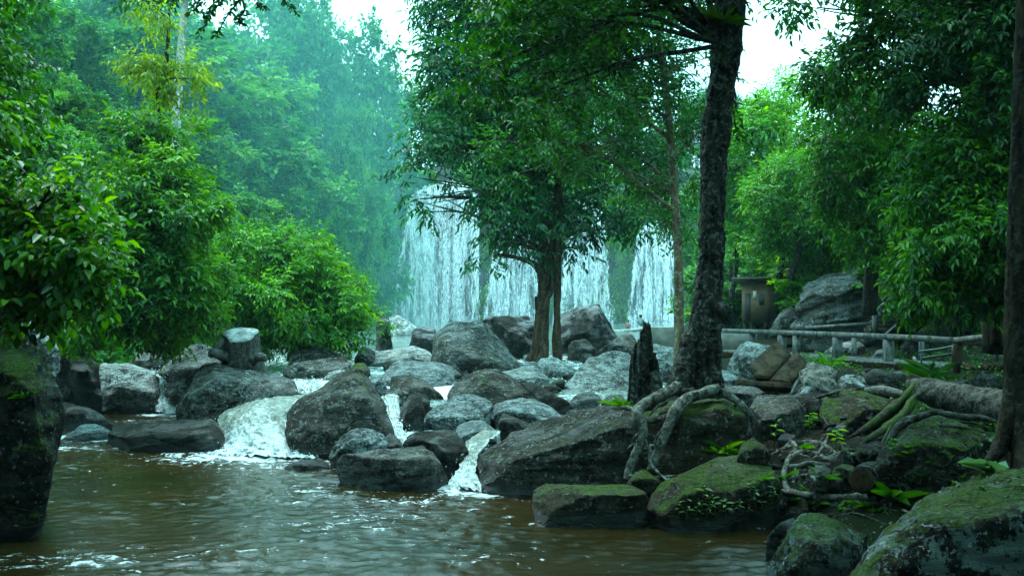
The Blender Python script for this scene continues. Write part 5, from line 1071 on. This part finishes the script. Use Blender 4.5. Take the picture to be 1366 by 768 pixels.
m = MB(); tube(m, [P(1155, 521, 13.8), P(1178, 521, 13.6), P(1206, 526, 13.3)], [.05, .075, .05], 12, 30, 0.25, 6)
tag(m.build('fallen_log', B_ROOT), 'short pale flaking log lying on the sloping mossy boulder', 'log')
e = empty('log_round', P(1152, 655, 9.9), 'short dark log round with its cut end facing the pool', 'log')
m = MB(); a, b = P(1150, 640, 9.75), P(1164, 634, 10.2); tube(m, [a, a * .5 + b * .5, b], [.135, .15, .15], 20, 12, 0.12, 5); m.build('bark', B_DARK, e, base=e.location).location = (0, 0, 0)
m = MB(); U, T = ico(3); ax = unit(b - a); V = U * 0.122; V = V - np.outer(V @ ax, ax) * 0.92; m.add(V + a - ax * 0.012, None, T); m.build('cut_end', W_BROWN, e, base=e.location).location = (0, 0, 0)
# --- the cut stump
e = empty('cut_stump', P(325, 492, 20), 'cut tree stump with a pale tilted sawn face between the rocks', 'stump')
ax = unit(np.array([0.04, -0.42, 0.9])); c0, c1 = P(325, 500, 20.2), P(321, 446, 20.0)
def stump_ring(c, ra, rb, nn, s): 
    th = np.linspace(0, 2 * math.pi, 36, endpoint=False); u = unit(np.cross(nn, [0, 1, 0.2])); w = np.cross(nn, u)
    lob = 1 + s * (0.10 * np.cos(3 * th + 1) + 0.07 * np.cos(5 * th))
    return c + np.outer(np.cos(th) * ra * lob, u) + np.outer(np.sin(th) * rb * lob, w)
rings = [stump_ring(c0 * (1 - t) + c1 * t, .36 - .03 * t + .10 * (1 - t) ** 3, .34 - .01 * t, unit(np.array([0, 0, 1.0]) * (1 - t) + ax * t), 1.0) for t in np.linspace(0, 1, 14)]
V = np.vstack(rings); V += 0.03 * np.stack([fbm(V * [5, 5, 1], 3)] * 3, -1)
i = np.arange(13)[:, None] * 36; j = np.arange(36)[None, :]; j2 = (j + 1) % 36
m = MB().add(V, np.stack([i + j, i + j2, i + 36 + j2, i + 36 + j], -1).reshape(-1, 4))
tube(m, [P(306, 470, 20.1), P(300, 476, 19.9), P(285, 470, 19.8), P(280, 476, 19.8)], [.12, .11, .09, .05], 8, 20, .2)
tube(m, [P(338, 480, 19.9), P(348, 476, 19.8), P(354, 478, 19.7)], [.10, .09, .07], 8, 16, .2)
tube(m, [P(300, 452, 20), P(292, 462, 19.9), P(284, 470, 19.9)], [.05, .08, .05], 8, 16, .2)
m.build('bark', B_STUMP, e, base=e.location).location = (0, 0, 0)
top = rings[-1]; cc = top.mean(0); V = np.vstack([cc + ax * .02, cc + (top - cc) * .55 + ax * .016, cc + (top - cc) * 0.97 + ax * .012, cc + (top - cc) * 0.99 - ax * .03])
T = [(0, 1 + a, 1 + (a + 1) % 36) for a in range(36)]; Q = [(1 + k * 36 + a, 37 + k * 36 + a, 37 + k * 36 + (a + 1) % 36, 1 + k * 36 + (a + 1) % 36) for k in range(2) for a in range(36)]
m = MB().add(V, Q, T); m.build('sawn_face', W_CUT, e, base=e.location).location = (0, 0, 0)
# --- the jagged stump beside the big trunk
def jagged():
    d = 13.1; th = np.linspace(0, 2 * math.pi, 64, endpoint=False); v = np.linspace(0, 1, 40)
    prof = lambda t: np.interp(t, [0, .25, .6, 1], [.19, .155, .145, .13])
    hgt = 0.70 + 0.30 * np.clip(np.sin(th * 1.0 + 2.6), 0, 1) + 0.14 * np.abs(pnoise(np.stack([th * 2.6, 0 * th, 0 * th], -1))) + 0.08 * rng.uniform(-1, 1, 64)
    b, t_ = P(856, 545, d), P(857, 432, d)
    V = []
    for t in v:
        tt = t * np.clip(hgt, .5, 1.05)
        c = b[None] * (1 - tt[:, None]) + t_[None] * tt[:, None]
        rr = prof(tt) * (1 + 0.22 * fbm(np.stack([np.cos(th) * 2, np.sin(th) * 2, tt * 0.7], -1), 3) + 0.10 * np.sin(th * 9)) * (1 - 0.25 * t ** 6)
        V.append(c + np.stack([np.cos(th) * rr, np.sin(th) * rr, 0 * th], -1))
    V = np.vstack(V); i = np.arange(39)[:, None] * 64; j = np.arange(64)[None, :]; j2 = (j + 1) % 64
    Vi = V[-64:].copy(); ctr = (b + t_) / 2; Vi2 = Vi.copy(); Vi2[:, :2] = ctr[:2] + (Vi[:, :2] - ctr[:2]) * 0.45; Vi2[:, 2] -= 0.16
    m = MB().add(np.vstack([V, Vi2, ctr[None] + [0, 0, 0.1]]), np.vstack([np.stack([i + j, i + j2, i + 64 + j2, i + 64 + j], -1).reshape(-1, 4), np.stack([39 * 64 + j, 39 * 64 + j2, 40 * 64 + j2, 40 * 64 + j], -1).reshape(-1, 4)]), np.stack([40 * 64 + j[0], 40 * 64 + j2[0], np.full(64, 41 * 64)], -1))
    tube(m, [P(873, 520, 13.0), P(874, 500, 13.05), P(871, 478, 13.1), P(873, 470, 13.1)], [.09, .07, .055, .03], 12, 30, .3, 7)
    tube(m, [P(880, 540, 12.8), P(876, 515, 12.9), P(872, 495, 13.0)], [.10, .08, .05], 12, 26, .3, 7)
    tag(m.build('jagged_stump', B_DARK, loc=b), 'rotten jagged dark stump standing beside the big dark trunk', 'stump')
jagged()
# --- the heap of broken timber by the walkway
def slab(label, name, poly, d0, d1, thick, mat, cat):
    """a thick board: four photo corners, the upper ones at distance d1, the lower at d0"""
    ys_ = [q[1] for q in poly]; lo, hi = max(ys_), min(ys_)
    A = np.array([P(a, b, d0 + (d1 - d0) * (lo - b) / (lo - hi)) for a, b in poly]); n = unit(np.cross(A[1] - A[0], A[2] - A[0]))
    if n[1] < 0: n = -n
    k = len(A); bm = bmesh.new()
    vs_ = [bm.verts.new(v) for v in np.vstack([A, A + n * thick])]
    bm.faces.new(vs_[:k]); bm.faces.new(vs_[k:][::-1])
    for i in range(k): bm.faces.new((vs_[i], vs_[(i + 1) % k], vs_[k + (i + 1) % k], vs_[k + i]))
    bmesh.ops.recalc_face_normals(bm, faces=bm.faces[:]); bmesh.ops.bevel(bm, geom=bm.edges[:], offset=0.012, segments=2, affect='EDGES')
    bmesh.ops.triangulate(bm, faces=bm.faces[:]); bmesh.ops.subdivide_edges(bm, edges=bm.edges[:], cuts=3, use_grid_fill=True); bmesh.ops.triangulate(bm, faces=bm.faces[:])
    bm.verts.ensure_lookup_table(); V = np.array([v.co[:] for v in bm.verts]); T = [[v.index for v in f.verts] for f in bm.faces]; bm.free()
    V = V + 0.012 * np.stack([fbm(V * 5, 3), fbm(V * 5 + 9, 3), fbm(V * 5 + 19, 3)], -1)
    return tag(MB().add(V, None, T).build(name, mat, loc=V.mean(0), smooth=False), label, cat)
slab('big brown broken board tilted up behind its split twin', 'broken_board', [(1000, 487), (1012, 474), (1037, 453), (1056, 472), (1030, 503), (1008, 502)], 17.0, 17.9, .10, W_BROWN, 'board')
slab('split brown board leaning in front of the bigger tilted board', 'broken_board', [(1026, 507), (1063, 467), (1081, 486), (1066, 502), (1054, 510)], 16.6, 17.3, .10, W_BROWN, 'board')
slab('dark horizontal beam propping the broken boards', 'timber_beam', [(983, 505), (1056, 510), (1056, 519), (983, 513)], 16.2, 16.3, .16, W_BROWN, 'beam')
slab('pale splintered plank standing at the end of the dark beam', 'broken_plank', [(1053, 526), (1061, 508), (1073, 494), (1074, 500), (1064, 514), (1057, 526)], 15.4, 15.6, .05, W_OLD, 'plank')
slab('short pale plank end lying below the broken boards', 'broken_plank', [(1066, 524), (1075, 514), (1084, 515), (1077, 526)], 14.6, 14.9, .06, W_CUT, 'plank')
slab('pale plank lying aslant on the rubble beneath the walkway', 'broken_plank', [(1136, 502), (1142, 504), (1156, 515), (1153, 518), (1140, 511)], 15.0, 15.2, .05, W_CUT, 'plank')
rock('weathered pale root block with a hollow wrinkled top beside the broken boards', [(1064, 522), (1070, 496), (1080, 487), (1100, 488), (1114, 497), (1117, 517), (1105, 528), (1080, 530)], 15.0, B_ROOT, 1.0, name='root_block', cat='stump', amp=0.14, strata=0.8)

for lab, pts, rp in (
    ('thin forked dead branch lying across the rubble below the walkway', [(1090, 530), (1120, 522), (1150, 517), (1185, 512)], [3, 2.6, 2, 1]),
    ('bare leaning stick propped in the gap beside the sloping mossy boulder', [(1098, 556), (1108, 572), (1120, 588), (1126, 600)], [1.4, 1.6, 1.5, 1.2]),
    ('crooked dead branch lying beside the creeper-grown boulder', [(1140, 640), (1165, 648), (1186, 660), (1214, 676)], [2, 2.6, 2.2, 1]),
    ('mossy broken branch lying under the weathered fallen log', [(1226, 560), (1252, 566), (1290, 571), (1325, 580)], [2.4, 3, 2.6, 1.6]),
    ('short dark broken branch on the brown rock behind the big trunk', [(1000, 528), (1022, 522), (1046, 524), (1062, 530)], [2.2, 2.6, 2.2, 1.4]),
    ('pale peeled stick lying on the dark slope near the yellow-green boulder', [(1112, 690), (1136, 684), (1160, 690), (1184, 700)], [1.5, 2, 1.8, 1])):
    m = MB(); px_tube(m, pts, rp, default=12.0, rough=.3); k = pts[1]
    px_tube(m, [k, (k[0] + 10, k[1] - 8), (k[0] + 22, k[1] - 12)], [rp[1] * .6, rp[1] * .4, .6], default=12.0, rough=.3)
    tag(m.build('fallen_branch', B_LOG, loc=m.verts().mean(0)), lab, 'branch')
# ------------------------------------------------------------------ the walkway
def walkway():
    A, B = P(1276, 489, 21.0), P(955, 467, 31.0)
    e = empty('wooden_walkway', (A + B) / 2, 'grey plank walkway with a low post-and-rail fence along the right bank', 'walkway'); L0 = np.array(e.location)
    t = unit(B - A); t[2] = 0; t = unit(t); nrm = np.array([-t[1], t[0], 0]); nrm = nrm if nrm[1] > 0 else -nrm; nrm = nrm if nrm[0] > 0 else -nrm
    wid = 1.3
    def bl(m, nm, mat): o = m.build(nm, mat, e, base=L0, smooth=False); o.location = (0, 0, 0); return o
    m = MB(); n = 74
    for i in range(n):
        f = (i + .5) / n; c = A * (1 - f) + B * f + nrm * wid / 2
        box(m, c + [0, 0, -0.03 + rng.normal(0, .006)], (wid + rng.uniform(-.08, .08), np.linalg.norm(B - A) / n * 0.86, 0.055), math.atan2(nrm[1], nrm[0]))
    bl(m, 'deck', W_OLD)
    m = MB()
    for k in (0.12, wid - .12): bar(m, A + nrm * k + [0, 0, -0.15], B + nrm * k + [0, 0, -0.15], .10, .16)
    bl(m, 'joist', W_BROWN)
    rail = lambda a, d: P(a, np.interp(a, [955, 1042, 1183, 1274], [438.5, 441, 446, 451]), d)
    dist = lambda a: np.interp(a, [955, 1004, 1043, 1062, 1117, 1185, 1276], [31, 29.3, 28, 27.3, 25.5, 23.4, 21.0])
    for a, w, foot in ((1004, .15, .02), (1043, .20, .02), (1062, .16, .02), (1117, .20, .02), (1185, .19, .42), (1276, .17, .75)):
        d = dist(a); tp = rail(a, d); z0 = A[2] + (B[2] - A[2]) * np.clip((d - 21) / 10, 0, 1)
        m = MB(); bar(m, [tp[0], tp[1], z0 - foot], [tp[0], tp[1], tp[2] - .12], w, w); bl(m, 'post', W_OLD if a != 1276 else W_BROWN)
    m = MB(); xs_ = [955, 1043, 1117, 1185, 1276]
    for p0, p1 in zip(xs_[:-1], xs_[1:]):
        q0, q1 = rail(p0, dist(p0)), rail(p1, dist(p1)); dd = unit(q1 - q0) * .004
        bar(m, q0 + [0, 0, -.05] + dd, q1 + [0, 0, -.05] - dd, .16, .13)
    bar(m, P(1276, 451, 21) + [0, 0, -.04], P(1352, 446, 19.4), .15, .12)
    bl(m, 'handrail', W_OLD)
    m = MB(); q = nrm * (wid - .05)
    for f in (0.02, .25, .5, .75, .98):
        c = A * (1 - f) + B * f + q; m = MB(); bar(m, c - [0, 0, .1], c + [0, 0, .60], .10, .10); bl(m, 'post', W_OLD)
    
    m = MB(); bar(m, P(1276, 459, 21.02), P(1352, 460, 19.4), .06, .06); bar(m, P(1276, 489, 21.02), P(1352, 491, 19.4), .08, .12); bl(m, 'lower_rail', W_BROWN)
walkway()
e = empty('metal_handrail', P(1250, 485, 20.3), 'thin dark double metal handrail slanting beside the walkway corner post', 'handrail')
m = MB()
for a in ([P(1226, 469, 20.4), P(1250, 466, 20.5), P(1272, 462, 20.7)], [P(1229, 478, 20.4), P(1250, 475, 20.5), P(1272, 472, 20.7)]): tube(m, a, .028, 8, 14)
for a in ([P(1229, 468, 20.4), P(1229, 500, 20.4)], [P(1271, 462, 20.6), P(1271, 490, 20.6)]): bar(m, a[0], a[1], .03, .03)
m.build('rail', flat_mat('dark_metal', (.06, .065, .065), .35), e, base=e.location).location = (0, 0, 0)
m = MB(); tube(m, [P(1219, 477, 19.6), P(1226, 493, 19.3), P(1235, 513, 19.0)], .035, 8, 14)
tag(m.build('leaning_pole', W_OLD, loc=P(1235, 513, 19.0)), 'pale pole leaning against the edge of the walkway deck', 'pole')
# the steps that climb behind
e = empty('hillside_steps', P(1175, 445, 31.5), 'stone steps with a white slanting handrail climbing beside the massive boulder', 'steps')
m = MB()
for i in range(7): box(m, P(1176 + 3.2 * i, 441 - 5.5 * i, 31 + .35 * i), (.95, .42, .16), .15, bev=.01)
m.build('tread', R_GREY, e, base=e.location, smooth=False).location = (0, 0, 0)
m = MB(); tube(m, [P(1163, 417, 30.6), P(1176, 407, 31.2), P(1190, 396, 31.8)], .035, 8, 12); tube(m, [P(1175, 452, 30.4), P(1188, 440, 30.8), P(1203, 428, 31.2)], .035, 8, 12)
m.build('handrail', W_CUT, e, base=e.location).location = (0, 0, 0)
m = MB(); bar(m, P(1168, 447, 30.7), P(1167, 415, 30.7), .14, .14); bar(m, P(1075, 437, 32.5), P(1166, 431, 30.8), .08, .10)
m.build('rail_post', W_OLD, e, base=e.location, smooth=False).location = (0, 0, 0)
# the low concrete walls by the trunk
def wall(label, a, b, d, th):
    p0 = P(a[0], b[1], d); p1 = P(a[1], b[0], d); m = MB()
    box(m, [(p0[0] + p1[0]) / 2, d + th / 2, (p0[2] + p1[2]) / 2 - .1], (p1[0] - p0[0], th, p1[2] - p0[2] + .2), bev=.02)
    return tag(m.build('concrete_wall', CONC, loc=[(p0[0] + p1[0]) / 2, d + th / 2, p0[2]], smooth=False), label, 'wall')
CONC = flat_mat('stained_concrete', (.20, .19, .16), .9, .45, 3.0)
wall('low stained concrete wall between the jagged stump and the big trunk', (862, 912), (436, 464), 36, .5)
wall('low stained concrete wall with a pale coping behind the walkway start', (956, 1002), (443, 462), 35, .5)
# ------------------------------------------------------------------ the hut and the shelter
def hut():
    d = 44.0; base = P(1012, 428, d); e = empty('wooden_hut', base, 'small brown plank hut with a lean-to roof half hidden on the slope', 'hut'); b = np.array(base)
    rz = math.radians(-38); R = np.array([[math.cos(rz), -math.sin(rz), 0], [math.sin(rz), math.cos(rz), 0], [0, 0, 1]])
    loc = lambda v: np.asarray(v) @ R.T + b
    def bl(m, nm, mat, par=e): o = m.build(nm, mat, par, base=b if par is e else None, smooth=False); o.location = (0, 0, 0); return o
    m = MB(); W, Dp, Hh = 1.15, .95, 1.65
    v = [(-W/2, -Dp/2, 0), (W/2, -Dp/2, 0), (W/2, Dp/2, 0), (-W/2, Dp/2, 0), (-W/2, -Dp/2, Hh), (W/2, -Dp/2, Hh), (W/2, Dp/2, Hh - .25), (-W/2, Dp/2, Hh - .25)]
    m.add([loc(q) for q in v], [[0, 1, 5, 4], [1, 2, 6, 5], [2, 3, 7, 6], [3, 0, 4, 7], [4, 5, 6, 7], [3, 2, 1, 0]]); bl(m, 'wall', flat_mat('hut_boards', (.12, .070, .032), .8, .3, 12))
    m = MB(); v = [(-W/2 - .3, -Dp/2 - .45, Hh + .18), (W/2 + .25, -Dp/2 - .45, Hh + .18), (W/2 + .25, Dp/2 + .2, Hh - .12), (-W/2 - .3, Dp/2 + .2, Hh - .12)]
    v = [loc(q) for q in v] + [loc((q[0], q[1], q[2] + .07)) for q in v]
    m.add(v, [[3, 2, 1, 0], [4, 5, 6, 7], [0, 1, 5, 4], [1, 2, 6, 5], [2, 3, 7, 6], [3, 0, 4, 7]]); bl(m, 'roof', flat_mat('rusty_roof_sheet', (.06, .05, .04), .7, .4, 9))
    for nm, x, z, w, h, col in (('door', -.30, .62, .26, 1.2, (.02, .018, .014)), ('window', .36, .95, .24, .5, (.02, .022, .02)), ('notice', .04, 1.15, .17, .34, (.45, .42, .32))):
        m = MB(); v = [(x - w/2, -Dp/2 - .02, z - h/2), (x + w/2, -Dp/2 - .02, z - h/2), (x + w/2, -Dp/2 - .02, z + h/2), (x - w/2, -Dp/2 - .02, z + h/2)]
        v = [loc(q) for q in v] + [loc((q[0], q[1] + .03, q[2])) for q in v]
        m.add(v, [[0, 1, 2, 3], [0, 4, 5, 1], [1, 5, 6, 2], [2, 6, 7, 3], [3, 7, 4, 0]]); bl(m, nm, flat_mat('hut_' + nm, col))
    for x in (-.5, .5):
        for y in (-.4, .4): m = MB(); q = loc((x, y, 0)); bar(m, [q[0], q[1], ground1(q[0], q[1]) - .2], q, .08, .08); bl(m, 'stilt', W_BROWN)
hut()
def shelter():
    d = 30.0; b = P(1215, 330, d); e = empty('stilt_shelter', b, 'dark open shelter with a sloping roof hidden among the leaves uphill', 'shelter')
    def bl(m, nm, mat): o = m.build(nm, mat, e, base=b, smooth=False); o.location = (0, 0, 0)
    m = MB(); A0, A1 = P(1192, 287, 29.4), P(1243, 246, 29.4)
    off = np.array([.3, 2.4, .1]); V = [A0, A1, A1 + off, A0 + off]; V = V + [q + [0, 0, .08] for q in V]
    m.add(V, [[3, 2, 1, 0], [4, 5, 6, 7], [0, 1, 5, 4], [1, 2, 6, 5], [2, 3, 7, 6], [3, 0, 4, 7]]); bl(m, 'roof', flat_mat('old_roof_board', (.07, .05, .032), .8, .4))
    m = MB()
    for a, y in ((1200, 29.6), (1224, 29.6), (1202, 31.6), (1228, 31.6)): q = P(a, 286 - (a - 1192) * .8, y); bar(m, [q[0], q[1], ground1(q[0], q[1]) - .2], q, .13, .13)
    bl(m, 'post', W_BROWN)
    m = MB(); q = P(1212, 322, 30.6); box(m, q, (1.1, 2.4, .12)); bl(m, 'floor', W_BROWN)
    m = MB(); bar(m, P(1192, 323, 29.5), P(1222, 304, 29.5), .06, .08); bl(m, 'railing', W_BROWN)
shelter()
# ------------------------------------------------------------------ the bathers far off by the falls
def platform():
    d = 62.0; b = P(838, 444, d); e = empty('bathing_platform', b, 'pale plank platform on short legs where the bathers sit by the falls', 'platform')
    m = MB(); q0, q1 = P(818, 442, d - .6), P(866, 438, d + .9); bar(m, q0, q1, 1.2, .12); o = m.build('deck', W_CUT, e, base=b, smooth=False); o.location = (0, 0, 0)
    m = MB()
    for a in (820, 835, 850, 862): q = P(a, 441, d - .4); bar(m, [q[0], q[1], ground1(q[0], q[1]) - .1], q, .10, .10)
    o = m.build('support', W_OLD, e, base=b, smooth=False); o.location = (0, 0, 0)
platform()
def person(label, base, s, shirt, skin, twist):
    """a seated figure: one skin surface for the body, one for the clothes"""
    e = empty('person', base, label, 'person'); e.rotation_euler = (0, 0, twist)
    def skinned(nm, pts, edges, rad, mat):
        me = bpy.data.meshes.new(nm); me.from_pydata([[c * s for c in p] for p in pts], edges, []); me.update()
        o = bpy.data.objects.new(nm, me); COL.objects.link(o); o.parent = e
        o.modifiers.new('skin', 'SKIN'); o.modifiers.new('sub', 'SUBSURF').levels = 1; o.modifiers['sub'].render_levels = 1
        for v, rr in zip(me.skin_vertices[0].data, rad): v.radius = (rr * s, rr * s)
        me.skin_vertices[0].data[0].use_root = True
        me.materials.append(mat); return o
    pts = [(0, 0, .12), (0, .02, .35), (0, .03, .52), (0, .02, .62), (0, 0, .72), (0, -.01, .84), (.18, .02, .54), (.26, -.05, .32), (.20, -.28, .22), (-.18, .02, .54), (-.26, -.05, .32), (-.20, -.28, .22), (.13, -.10, .12), (.18, -.50, .20), (.18, -.52, -.22), (-.13, -.10, .12), (-.18, -.50, .20), (-.18, -.52, -.22), (.18, -.62, -.26), (-.18, -.62, -.26)]
    ed = [(0, 1), (1, 2), (2, 3), (3, 4), (4, 5), (2, 6), (6, 7), (7, 8), (2, 9), (9, 10), (10, 11), (0, 12), (12, 13), (13, 14), (0, 15), (15, 16), (16, 17), (14, 18), (17, 19)]
    rad = [.15, .13, .14, .06, .10, .09, .06, .045, .035, .06, .045, .035, .09, .06, .045, .09, .06, .045, .04, .04]
    skinned('body', pts, ed, rad, flat_mat('skin', skin, .6))
    if shirt: skinned('shirt', [(0, 0, .14), (0, .02, .35), (0, .03, .53), (.19, .02, .55), (-.19, .02, .55)], [(0, 1), (1, 2), (2, 3), (2, 4)], [.165, .15, .155, .075, .075], flat_mat('shirt', shirt, .9))
    m = MB(); U, T = ico(3); V = U * [.115, .125, .12]; V = V[:, :] + [0, .025, .80]; m.add(V * s, None, T); o = m.build('hair', flat_mat('dark_hair', (.012, .010, .009), .6), e); o.location = (0, 0, 0)
b0 = P(838, 440, 62.0); person('bare-shouldered bather sitting with their back turned on the platform by the falls', b0 + [0, 0, .05], .62, None, (.28, .15, .12), math.pi)
b1 = P(855, 438, 61.6); person('bather in a teal shirt sitting upright beside the jagged stump top', b1 + [0, 0, .10], .85, (.10, .22, .24), (.24, .13, .10), math.pi * .75)
# ------------------------------------------------------------------ single plants
def sprout_mesh(seed, n, L, wid, lm, kind):
    r = np.random.default_rng(seed); m = MB(); st = MB()
    if kind == 'seedling':
        tube(st, [(0, 0, -.05), (.01, 0, .4), (.03, .02, .8)], [.02, .014, .008], 5, 8)
        for i in range(n):
            a = i * 2.4 + r.normal(0, .3); z = .25 + .55 * (i + 1) / n
            leaves(m, np.array([[.02, 0, z]]), unit(np.array([[math.cos(a), math.sin(a), .25 - .3 * r.random()]])), np.array([[0, 0, 1.0]]) + .2 * r.normal(size=(1, 3)), L * r.uniform(.7, 1.1), L * wid, np.array([.6 + .3 * r.random()]))
    else:
        tube(st, [(0, 0, -.12), (0, 0, 0), (0, 0, .08)], [.03, .025, .01], 6, 6)
        for i in range(n):
            a = r.uniform(0, 6.28); l = L * r.uniform(.6, 1.2); c = np.array([r.normal(0, .12), r.normal(0, .12), 0.0])
            leaves(m, (c + [0, 0, .05])[None], unit(np.array([[math.cos(a), math.sin(a), r.uniform(.3, 1.3)]])), np.array([[-math.cos(a) * .3, -math.sin(a) * .3, 1.0]]), l, l * wid, np.array([.35 + .5 * r.random()]), True, .3, .35)
    return st, m
def plant(name, label, px, py, d, size, seed, n, L, wid, lm, kind, group=None, src=None):
    q = snap(px, py, .0, d)
    if src is None:
        e = empty(name, q, label, 'plant', group); st, m = sprout_mesh(seed, n, L, wid, lm, kind)
        st.build('stem', L_STEM, e); m.build('foliage', lm, e, smooth=False)
    else: e = copy_tree(src); tag(e, label, 'plant', group)
    e.location = q; e.scale = (size,) * 3; e.rotation_euler = (rng.uniform(-.2, .2), rng.uniform(-.2, .2), rng.uniform(0, 6.28)); return e
L_STEM = flat_mat('green_stem', (.05, .09, .025), .6)
L_PALE = leaf_mat('pale_seedling_leaf', (.05, .13, .04), (.09, .20, .07), (.17, .28, .10), .3)
src = None
for i, (a, b) in enumerate([(905, 690), (915, 694), (928, 688), (942, 692), (955, 686), (968, 692), (985, 684), (998, 690), (1008, 676), (1018, 690), (1030, 672), (936, 676), (1000, 662)]):
    o = plant('seedling', 'pale broad-leaved seedling fringing the mossy boulder at the waterline', a, b, 9.9, .20 * rng.uniform(.8, 1.3), 5, 7, .42, .36, L_PALE, 'seedling', 'seedlings fringing the mossy boulder', src); src = src or o
plant('fern', 'bright yellow-green fern clump growing against the dark overhung block', 965, 606, 10.9, .26, 6, 40, 1.0, .12, L_LIME, 'tuft')
plant('fern', 'green fern tuft at the foot of the jagged stump', 832, 545, 16, .30, 7, 16, 1.0, .12, L_MID, 'tuft')
plant('grass_tuft', 'spreading dark grass tuft hanging over the square bank block', 110, 470, 20.2, .85, 8, 60, 1.0, .08, L_DEEP, 'tuft')
plant('grass_tuft', 'smaller grass tuft at the edge of the square bank block', 82, 476, 20.0, .60, 9, 40, 1.0, .08, L_DEEP, 'tuft')
plant('seedling', 'lone seedling sprouting from the base of the big dark trunk', 935, 512, 12.2, .16, 10, 5, .6, .4, L_LIME, 'seedling')
plant('broad_leaved_plant', 'fresh broad-leaved plant arching beside the creeper-grown boulder', 1190, 668, 9.3, .34, 11, 9, 1.0, .34, L_LIME, 'tuft')
plant('broad_leaved_plant', 'teal-leaved plant at the foot of the edge trunk', 1318, 632, 8.6, .26, 12, 7, 1.0, .5, L_PALE, 'tuft')
plant('seedling', 'tall thin seedling standing in the gap beside the overhung block', 1032, 596, 11.2, .42, 13, 6, .25, .35, L_LIME, 'seedling')
plant('seedling', 'yellow-green seedling above the knotted surface roots', 1113, 600, 11, .30, 14, 9, .45, .3, L_LIME, 'seedling')
plant('leafy_plant', 'feathery plant on the dark face below the sloping mossy boulder', 1078, 580, 11.6, .36, 15, 18, .30, .4, L_MID, 'seedling')
plant('weed', 'leafy weed growing beside the leaning pole', 1247, 508, 18, .5, 16, 18, 1.0, .2, L_MID, 'tuft')
plant('weed', 'leafy weed on the rubble above the root block', 1105, 488, 18, .45, 17, 14, 1.0, .25, L_MID, 'tuft')
plant('fern', 'fern tuft spilling over the mossy buttress roots', 1238, 532, 12, .30, 18, 24, 1.0, .14, L_MID, 'tuft')
plant('fern', 'epiphyte fern rosette high on the big dark trunk', 965, 32, 12.5, .34, 19, 40, 1.0, .07, L_MID, 'tuft')
plant('weed', 'small weed at the foot of the twin-trunk fig', 712, 478, 29.5, .5, 20, 20, 1.0, .25, L_MID, 'tuft')
plant('weed', 'tiny bright weed sprouting from the black overhanging boulder', 32, 532, 9.6, .14, 22, 7, 1.0, .25, L_MID, 'tuft')
src = None
for i in range(26):
    a, b = rng.uniform(1185, 1315), rng.uniform(588, 655)
    o = plant('creeper', 'small creeper shoot growing on the brown mossy boulder', a, b, 9.4, .055 * rng.uniform(.7, 1.4), 23, 9, 1.0, .4, L_MID, 'tuft', 'creepers on the brown mossy boulder', src); src = src or o
src = None
for i, (a, b) in enumerate([(1075, 655), (1090, 672), (1120, 680), (1150, 676), (1060, 668), (1046, 640), (1100, 640), (1165, 684), (1070, 600), (1020, 640), (1130, 640), (1178, 655)]):
    o = plant('weed', 'small green weed among the knotted surface roots', a, b, 10, .13 * rng.uniform(.7, 1.4), 24, 12, 1.0, .26, L_MID, 'tuft', 'weeds among the surface roots', src); src = src or o

# ------------------------------------------------------------------ the damp air
hm = Mat('misty_air')
pv = hm.n('ShaderNodeVolumePrincipled', Color=(0.40, 0.90, 0.93, 1), Density=0.00035, Anisotropy=0.1)
hm.nt.links.new(pv.outputs[0], hm.out.inputs['Volume'])
m = MB()
box(m, (0, 60, 24.5), (280, 200, 54))
tag(m.build('haze', hm.m, smooth=False), kind='stuff')

sm = Mat('spray_mist')
pv = sm.n('ShaderNodeVolumePrincipled', Color=(0.30, 0.92, 0.82, 1), Density=0.0048, Anisotropy=0.1)
sm.nt.links.new(pv.outputs[0], sm.out.inputs['Volume'])
U, T = ico(4); V = U * np.array([31, 32, 34]) * (1 + 0.10 * fbm(U * 1.5, 2))[:, None] + [-35, 74, 6]
tag(MB().add(V, None, T).build('spray_mist', sm.m), 'spray mist drifting from the falls over the slope', kind='stuff')

V = U * np.array([19, 5.5, 6.5]) * (1 + 0.12 * fbm(U * 1.7 + 3, 2))[:, None] + [1.5, 91.5, 3.0]
fm = Mat('fall_spray')
pv = fm.n('ShaderNodeVolumePrincipled', Color=(0.62, 0.93, 0.95, 1), Density=0.010, Anisotropy=0.1)
fm.nt.links.new(pv.outputs[0], fm.out.inputs['Volume'])
tag(MB().add(V, None, T).build('spray_mist', fm.m), 'pale spray mist hanging at the foot of the falls', kind='stuff')
